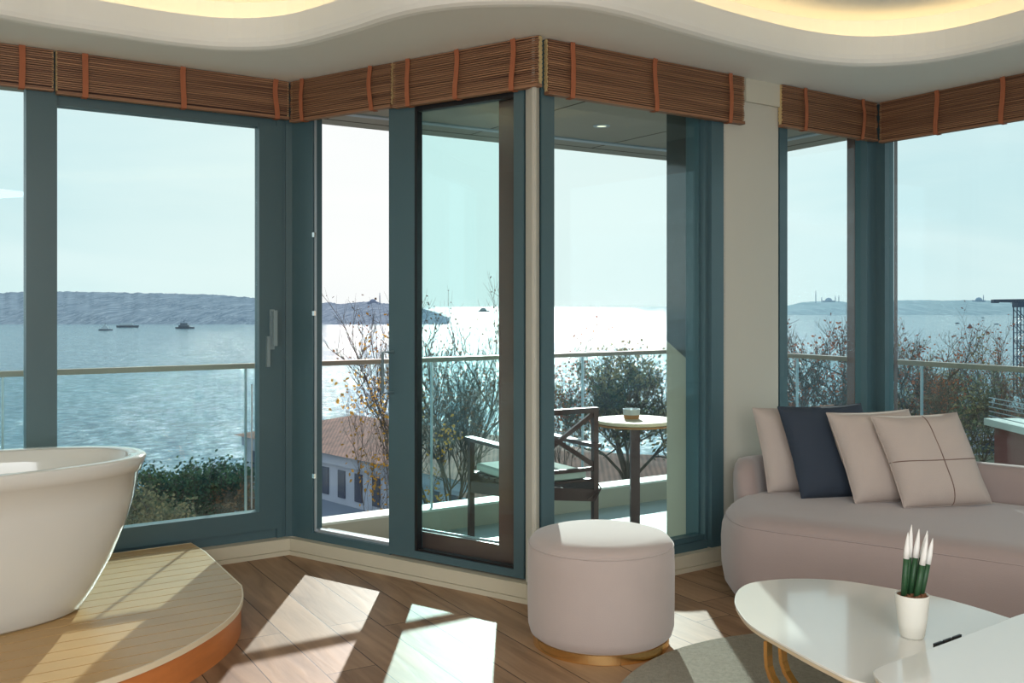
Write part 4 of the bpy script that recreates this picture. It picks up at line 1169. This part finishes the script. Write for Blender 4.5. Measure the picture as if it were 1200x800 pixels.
tree(283, 50, 565, 670, 50, M['leaf_brown'], 'autumn_tree', 'brown twiggy treetop right of the rounded dark green one', 1800, seed=47, lsize=.16, spread=.7, ntr=7, tw=.05)

# tiled roof building
ez = -7.9; cA = atd(287, 70, ez); cB = Vector((-.4, 50, ez)); rz_ = -6.26
rA = Vector((-10.9, 68, rz_)); rB = Vector((-.46+5, 53.4-6, rz_))
fd = (cB-cA).normalized(); cB = cA + fd*34; bd = Vector((-fd.y, fd.x, 0)); 
if bd.y < 0: bd = -bd
cD = cA + bd*11; cC = cB + bd*11
rB = rA + fd*22
base = (cA+cC)/2; base.z = GR
bt = thing('tiled_roof_house', 'long house with brown tiled hip roof and pale lilac facade by the water', 'house', base)
bm = bmn()
ov = .6
q = [cA - fd*ov - bd*ov, cB + fd*ov - bd*ov, cC + fd*ov + bd*ov, cD - fd*ov + bd*ov]
v = [bm.verts.new(p) for p in q] + [bm.verts.new(rA), bm.verts.new(rB)]
for f in ((0,1,5,4),(1,2,5),(2,3,4,5),(3,0,4),(0,3,2,1)): bm.faces.new([v[i] for i in f])
link('roof', bm, M['tile_roof'], bt, loc=base)
bm = bmn()
hexa(bm, [Vector((p.x, p.y, z)) for z in (GR, ez-.02) for p in (cA, cB, cC, cD)])
pA, pB = cA - bd*.25, cB - bd*.25
hexa(bm, [Vector((p.x, p.y, z)) for z in (ez-.7, ez-.1) for p in (pA, pB, cB, cA)])
link('facade', bm, M['facade'], bt, loc=base)
Lf = (cB-cA).length
for k in range(18):
    s = 1.0 + k*1.85
    bm = bmn()
    pts = []
    for z in (ez-2.7, ez-1.0):
        for a, tt in ((s, -.08), (s+.75, -.08), (s+.75, .05), (s, .05)):
            p = cA + fd*a + bd*tt; pts.append((p.x, p.y, z))
    hexa(bm, pts); link('window', bm, M['win_dark'], bt, loc=base)
bm = bmn()
pts = []
for z, o in ((ez-3.6, -5.5), (ez-3.3, -.0)):
    pass
a0, a1 = cA + fd*2, cA + fd*30
hexa(bm, [a0-bd*5+Vector((0,0,-4.2)), a1-bd*5+Vector((0,0,-4.2)), a1-bd*.05+Vector((0,0,-3.2)), a0-bd*.05+Vector((0,0,-3.2)),
          a0-bd*5+Vector((0,0,-4.1)), a1-bd*5+Vector((0,0,-4.1)), a1-bd*.05+Vector((0,0,-3.1)), a0-bd*.05+Vector((0,0,-3.1))])
link('awning', bm, M['awning'], bt, loc=base)

# low brown roofs behind the balcony table
def lowroof(px, D, z, w, dp, rot, label):
    c = atd(px, D, z); bt = thing('low_house', label, 'house', (c.x, c.y, GR))
    base = Vector((c.x, c.y, GR)); Rz = Matrix.Rotation(rot, 4, 'Z')
    def T(x, y, zz): q = Rz @ Vector((x, y, 0)); return Vector((c.x+q.x, c.y+q.y, zz))
    bm = bmn(); v = [bm.verts.new(T(x*w/2*1.05, y*dp/2*1.05, z)) for x, y in ((-1,-1),(1,-1),(1,1),(-1,1))] + [bm.verts.new(T(-w*.3, 0, z+1.6)), bm.verts.new(T(w*.3, 0, z+1.6))]
    for f in ((0,1,5,4),(1,2,5),(2,3,4,5),(3,0,4),(0,3,2,1)): bm.faces.new([v[i] for i in f])
    link('roof', bm, M['tile_roof'], bt, loc=base)
    bm = bmn(); hexa(bm, [T(x*w/2, y*dp/2, zz) for zz in (GR, z-.02) for x, y in ((-1,-1),(1,-1),(1,1),(-1,1))]); link('wall', bm, M['facade'], bt, loc=base)
    for k in range(3):
        bm = bmn(); x0 = -w*.35 + k*w*.28
        hexa(bm, [T(x, y, zz) for zz in (z-2.4, z-1.2) for x, y in ((x0,-dp/2-.06),(x0+w*.12,-dp/2-.06),(x0+w*.12,-dp/2+.05),(x0,-dp/2+.05))])
        link('window', bm, M['win_dark'], bt, loc=base)
lowroof(745, 47, -7.4, 14, 9, -.3, 'low brown-roofed house glimpsed under the balcony table')
lowroof(1128, 95, -10.0, 14, 8, .2, 'small brown-roofed waterside house beyond the trees in the rightmost window')

# red and pale building at the far right
D = 35; z_ = EYE - (497-HY)/F*D
c = atd(1205, D, z_); base = Vector((c.x, c.y, GR))
bt = thing('roof_terrace_building', 'red and pale pink building with railed roof terrace at the right edge', 'building', base)
bm = bmn(); x0 = atd(1163, D).x + 1.05
box(bm, x0, x0+1.15, D-.8, D+2, GR, z_-.25); link('red_wall', bm, M['redwall'], bt, loc=base)
bm = bmn(); box(bm, x0+1.15, x0+9, D-1.0, D+2, GR, z_-.25); link('pale_wall', bm, M['pinkwall'], bt, loc=base)
bm = bmn(); box(bm, x0-.3, x0+9.2, D-1.3, D+2.2, z_-.25, z_); link('terrace_slab', bm, M['curbtop'], bt, loc=base)
bm = bmn()
for k in range(5): tube(bm, [(x0-.2, D-1.2, z_+.12+k*.17), (x0+9, D-1.2, z_+.12+k*.17)], .02, 4)
for k in range(5): tube(bm, [(x0-.2, D-1.2, z_+.12+k*.17), (x0-.2, D+2, z_+.12+k*.17)], .02, 4)
for k in range(9): tube(bm, [(x0-.2+k*1.15, D-1.2, z_), (x0-.2+k*1.15, D-1.2, z_+.85)], .025, 4)
link('terrace_rail', bm, M['alu'], bt, loc=base)
for k in range(3):
    bm = bmn(); xx = x0+.35 + k*1.5; box(bm, xx, xx+.6, D-1.06, D-.82, z_-2.6, z_-1.1); link('window', bm, M['win_dark'], bt, loc=base)

# harbour crane
D = 150; k_ = D/F
b = atd(1194, D, GR); zt = EYE + (HY-352)/F*D
cr = thing('harbour_crane', 'dark blue lattice crane with boom pointing left at the right edge', 'crane', b)
bm = bmn(); w_ = 4.2*k_
for sx_ in (-1, 1):
    for sy_ in (-1, 1): tube(bm, [(b.x+sx_*w_, b.y+sy_*w_, GR), (b.x+sx_*w_, b.y+sy_*w_, zt-6*k_)], .1, 4)
zz = GR; st = 2*w_*1.1; i = 0
while zz + st < zt-6*k_:
    s1 = 1 if i % 2 else -1
    for sy_ in (-1, 1):
        tube(bm, [(b.x-s1*w_, b.y+sy_*w_, zz), (b.x+s1*w_, b.y+sy_*w_, zz+st)], .07, 4)
        tube(bm, [(b.x-w_, b.y+sy_*w_, zz), (b.x+w_, b.y+sy_*w_, zz)], .07, 4)
    zz += st; i += 1
link('lattice_mast', bm, M['crane'], cr, loc=b)
bm = bmn(); box(bm, b.x-4*k_, b.x+4*k_, b.y-1, b.y+1, zt-7*k_, zt-1*k_); link('cab', bm, M['crane'], cr, loc=b)
bm = bmn()
L0 = Vector((b.x+8*k_, b.y, zt-1*k_)); L1 = Vector((b.x-30*k_, b.y, zt-0*k_))
for dz in (0, 3*k_): tube(bm, [L0+Vector((0,0,dz)), L1+Vector((0,0,dz*.5))], .14, 4)
for i in range(12):
    p = L0.lerp(L1, i/12); q = L0.lerp(L1, (i+1)/12)
    hz = 3*k_*(1-.5*i/12); tube(bm, [p, q+Vector((0,0,hz))], .09, 4); tube(bm, [q, q+Vector((0,0,hz))], .09, 4)
link('boom', bm, M['crane'], cr, loc=b)
bm = bmn(); box(bm, L1.x-1*k_, L1.x+5*k_, L1.y-.5, L1.y+.5, L1.z-2*k_, L1.z+2*k_); link('boom_head', bm, M['crane'], cr, loc=b)

# ================================================================== light
az, el = math.radians(.35), math.radians(21.5)
sdir = Vector((math.sin(az)*math.cos(el), math.cos(az)*math.cos(el), math.sin(el)))
sl = bpy.data.lights.new('sun', 'SUN'); sl.energy = 5.4; sl.angle = math.radians(.6); sl.color = (1, .95, .89)
so = bpy.data.objects.new('sun', sl); COL.objects.link(so); so.rotation_euler = sdir.to_track_quat('Z', 'Y').to_euler(); so.location = (0, 20, 12)
def area(name, loc, rot, sx_, sy_, e, c):
    l = bpy.data.lights.new(name, 'AREA'); l.shape = 'RECTANGLE'; l.size = sx_; l.size_y = sy_; l.energy = e; l.color = c
    o = bpy.data.objects.new(name, l); COL.objects.link(o); o.location = loc; o.rotation_euler = rot
area('room_fill', (-.3, BACK+.15, 1.5), (math.radians(90), 0, 0), 6, 1.8, 165, (.93, .97, 1))  # added fill at the back wall, no actual lamp there
area('ceiling_fill', (.5, -.8, 2.44), (0, 0, 0), 3, 2.0, 130, (.93, .97, 1))  # added fill below the ceiling, not a fitted lamp

w = bpy.data.worlds.new('sky'); SC.world = w; w.use_nodes = True; nt = w.node_tree
for n in list(nt.nodes): nt.nodes.remove(n)
L = nt.links.new
out = N(nt, 'ShaderNodeOutputWorld'); bg = N(nt, 'ShaderNodeBackground'); tc = N(nt, 'ShaderNodeTexCoord')
sep = N(nt, 'ShaderNodeSeparateXYZ'); L(tc.outputs['Generated'], sep.inputs[0])
rp = N(nt, 'ShaderNodeValToRGB'); e = rp.color_ramp.elements
e[0].position = .0; e[0].color = (.80, .90, .92, 1); e[1].position = .6; e[1].color = (.42, .62, .82, 1)
n1 = rp.color_ramp.elements.new(.2); n1.color = (.74, .88, .93, 1)
L(sep.outputs[2], rp.inputs[0])
mp = N(nt, 'ShaderNodeMapping'); mp.inputs['Scale'].default_value = (1.2, 1.2, 6.5); L(tc.outputs['Generated'], mp.inputs[0])
no = N(nt, 'ShaderNodeTexNoise'); no.inputs['Scale'].default_value = 2.2; no.inputs['Detail'].default_value = 6; no.inputs['Distortion'].default_value = .6; L(mp.outputs[0], no.inputs['Vector'])
cr_ = N(nt, 'ShaderNodeMapRange'); cr_.inputs[1].default_value = .38; cr_.inputs[2].default_value = .68; L(no.outputs[0], cr_.inputs[0])
dt = N(nt, 'ShaderNodeVectorMath', operation='DOT_PRODUCT'); L(tc.outputs['Generated'], dt.inputs[0]); dt.inputs[1].default_value = (math.sin(-.03), math.cos(-.03), .15)
sr = N(nt, 'ShaderNodeMapRange'); sr.inputs[1].default_value = .93; sr.inputs[2].default_value = 1.0; L(dt.outputs['Value'], sr.inputs[0])
mx = N(nt, 'ShaderNodeMix', data_type='RGBA'); L(cr_.outputs[0], mx.inputs[0]); L(rp.outputs[0], mx.inputs[6]); mx.inputs[7].default_value = (.93, .97, .98, 1)
mx2 = N(nt, 'ShaderNodeMix', data_type='RGBA'); m3 = N(nt, 'ShaderNodeMath', operation='MULTIPLY'); m3.inputs[1].default_value = .8; L(sr.outputs[0], m3.inputs[0])
L(m3.outputs[0], mx2.inputs[0]); L(mx.outputs[2], mx2.inputs[6]); mx2.inputs[7].default_value = (1.02, 1.02, 1.0, 1)
L(mx2.outputs[2], bg.inputs[0]); bg.inputs[1].default_value = 1.0; L(bg.outputs[0], out.inputs[0])

cd = bpy.data.cameras.new('camera'); co = bpy.data.objects.new('camera', cd); COL.objects.link(co)
co.location = (0, 0, EYE); co.rotation_euler = (PI/2, 0, 0)
cd.sensor_width = 36; cd.lens = 36*F/1200; cd.shift_y = -(400-358)/1200
cd.clip_start = .05; cd.clip_end = 20000
SC.camera = co
SC.view_settings.view_transform = 'Standard'; SC.view_settings.look = 'None'; SC.view_settings.exposure = 0; SC.view_settings.gamma = 1
SC.cycles.transparent_max_bounces = 24; SC.cycles.max_bounces = 8; SC.cycles.diffuse_bounces = 5
SC.cycles.sample_clamp_indirect = 6; SC.cycles.use_denoising = True
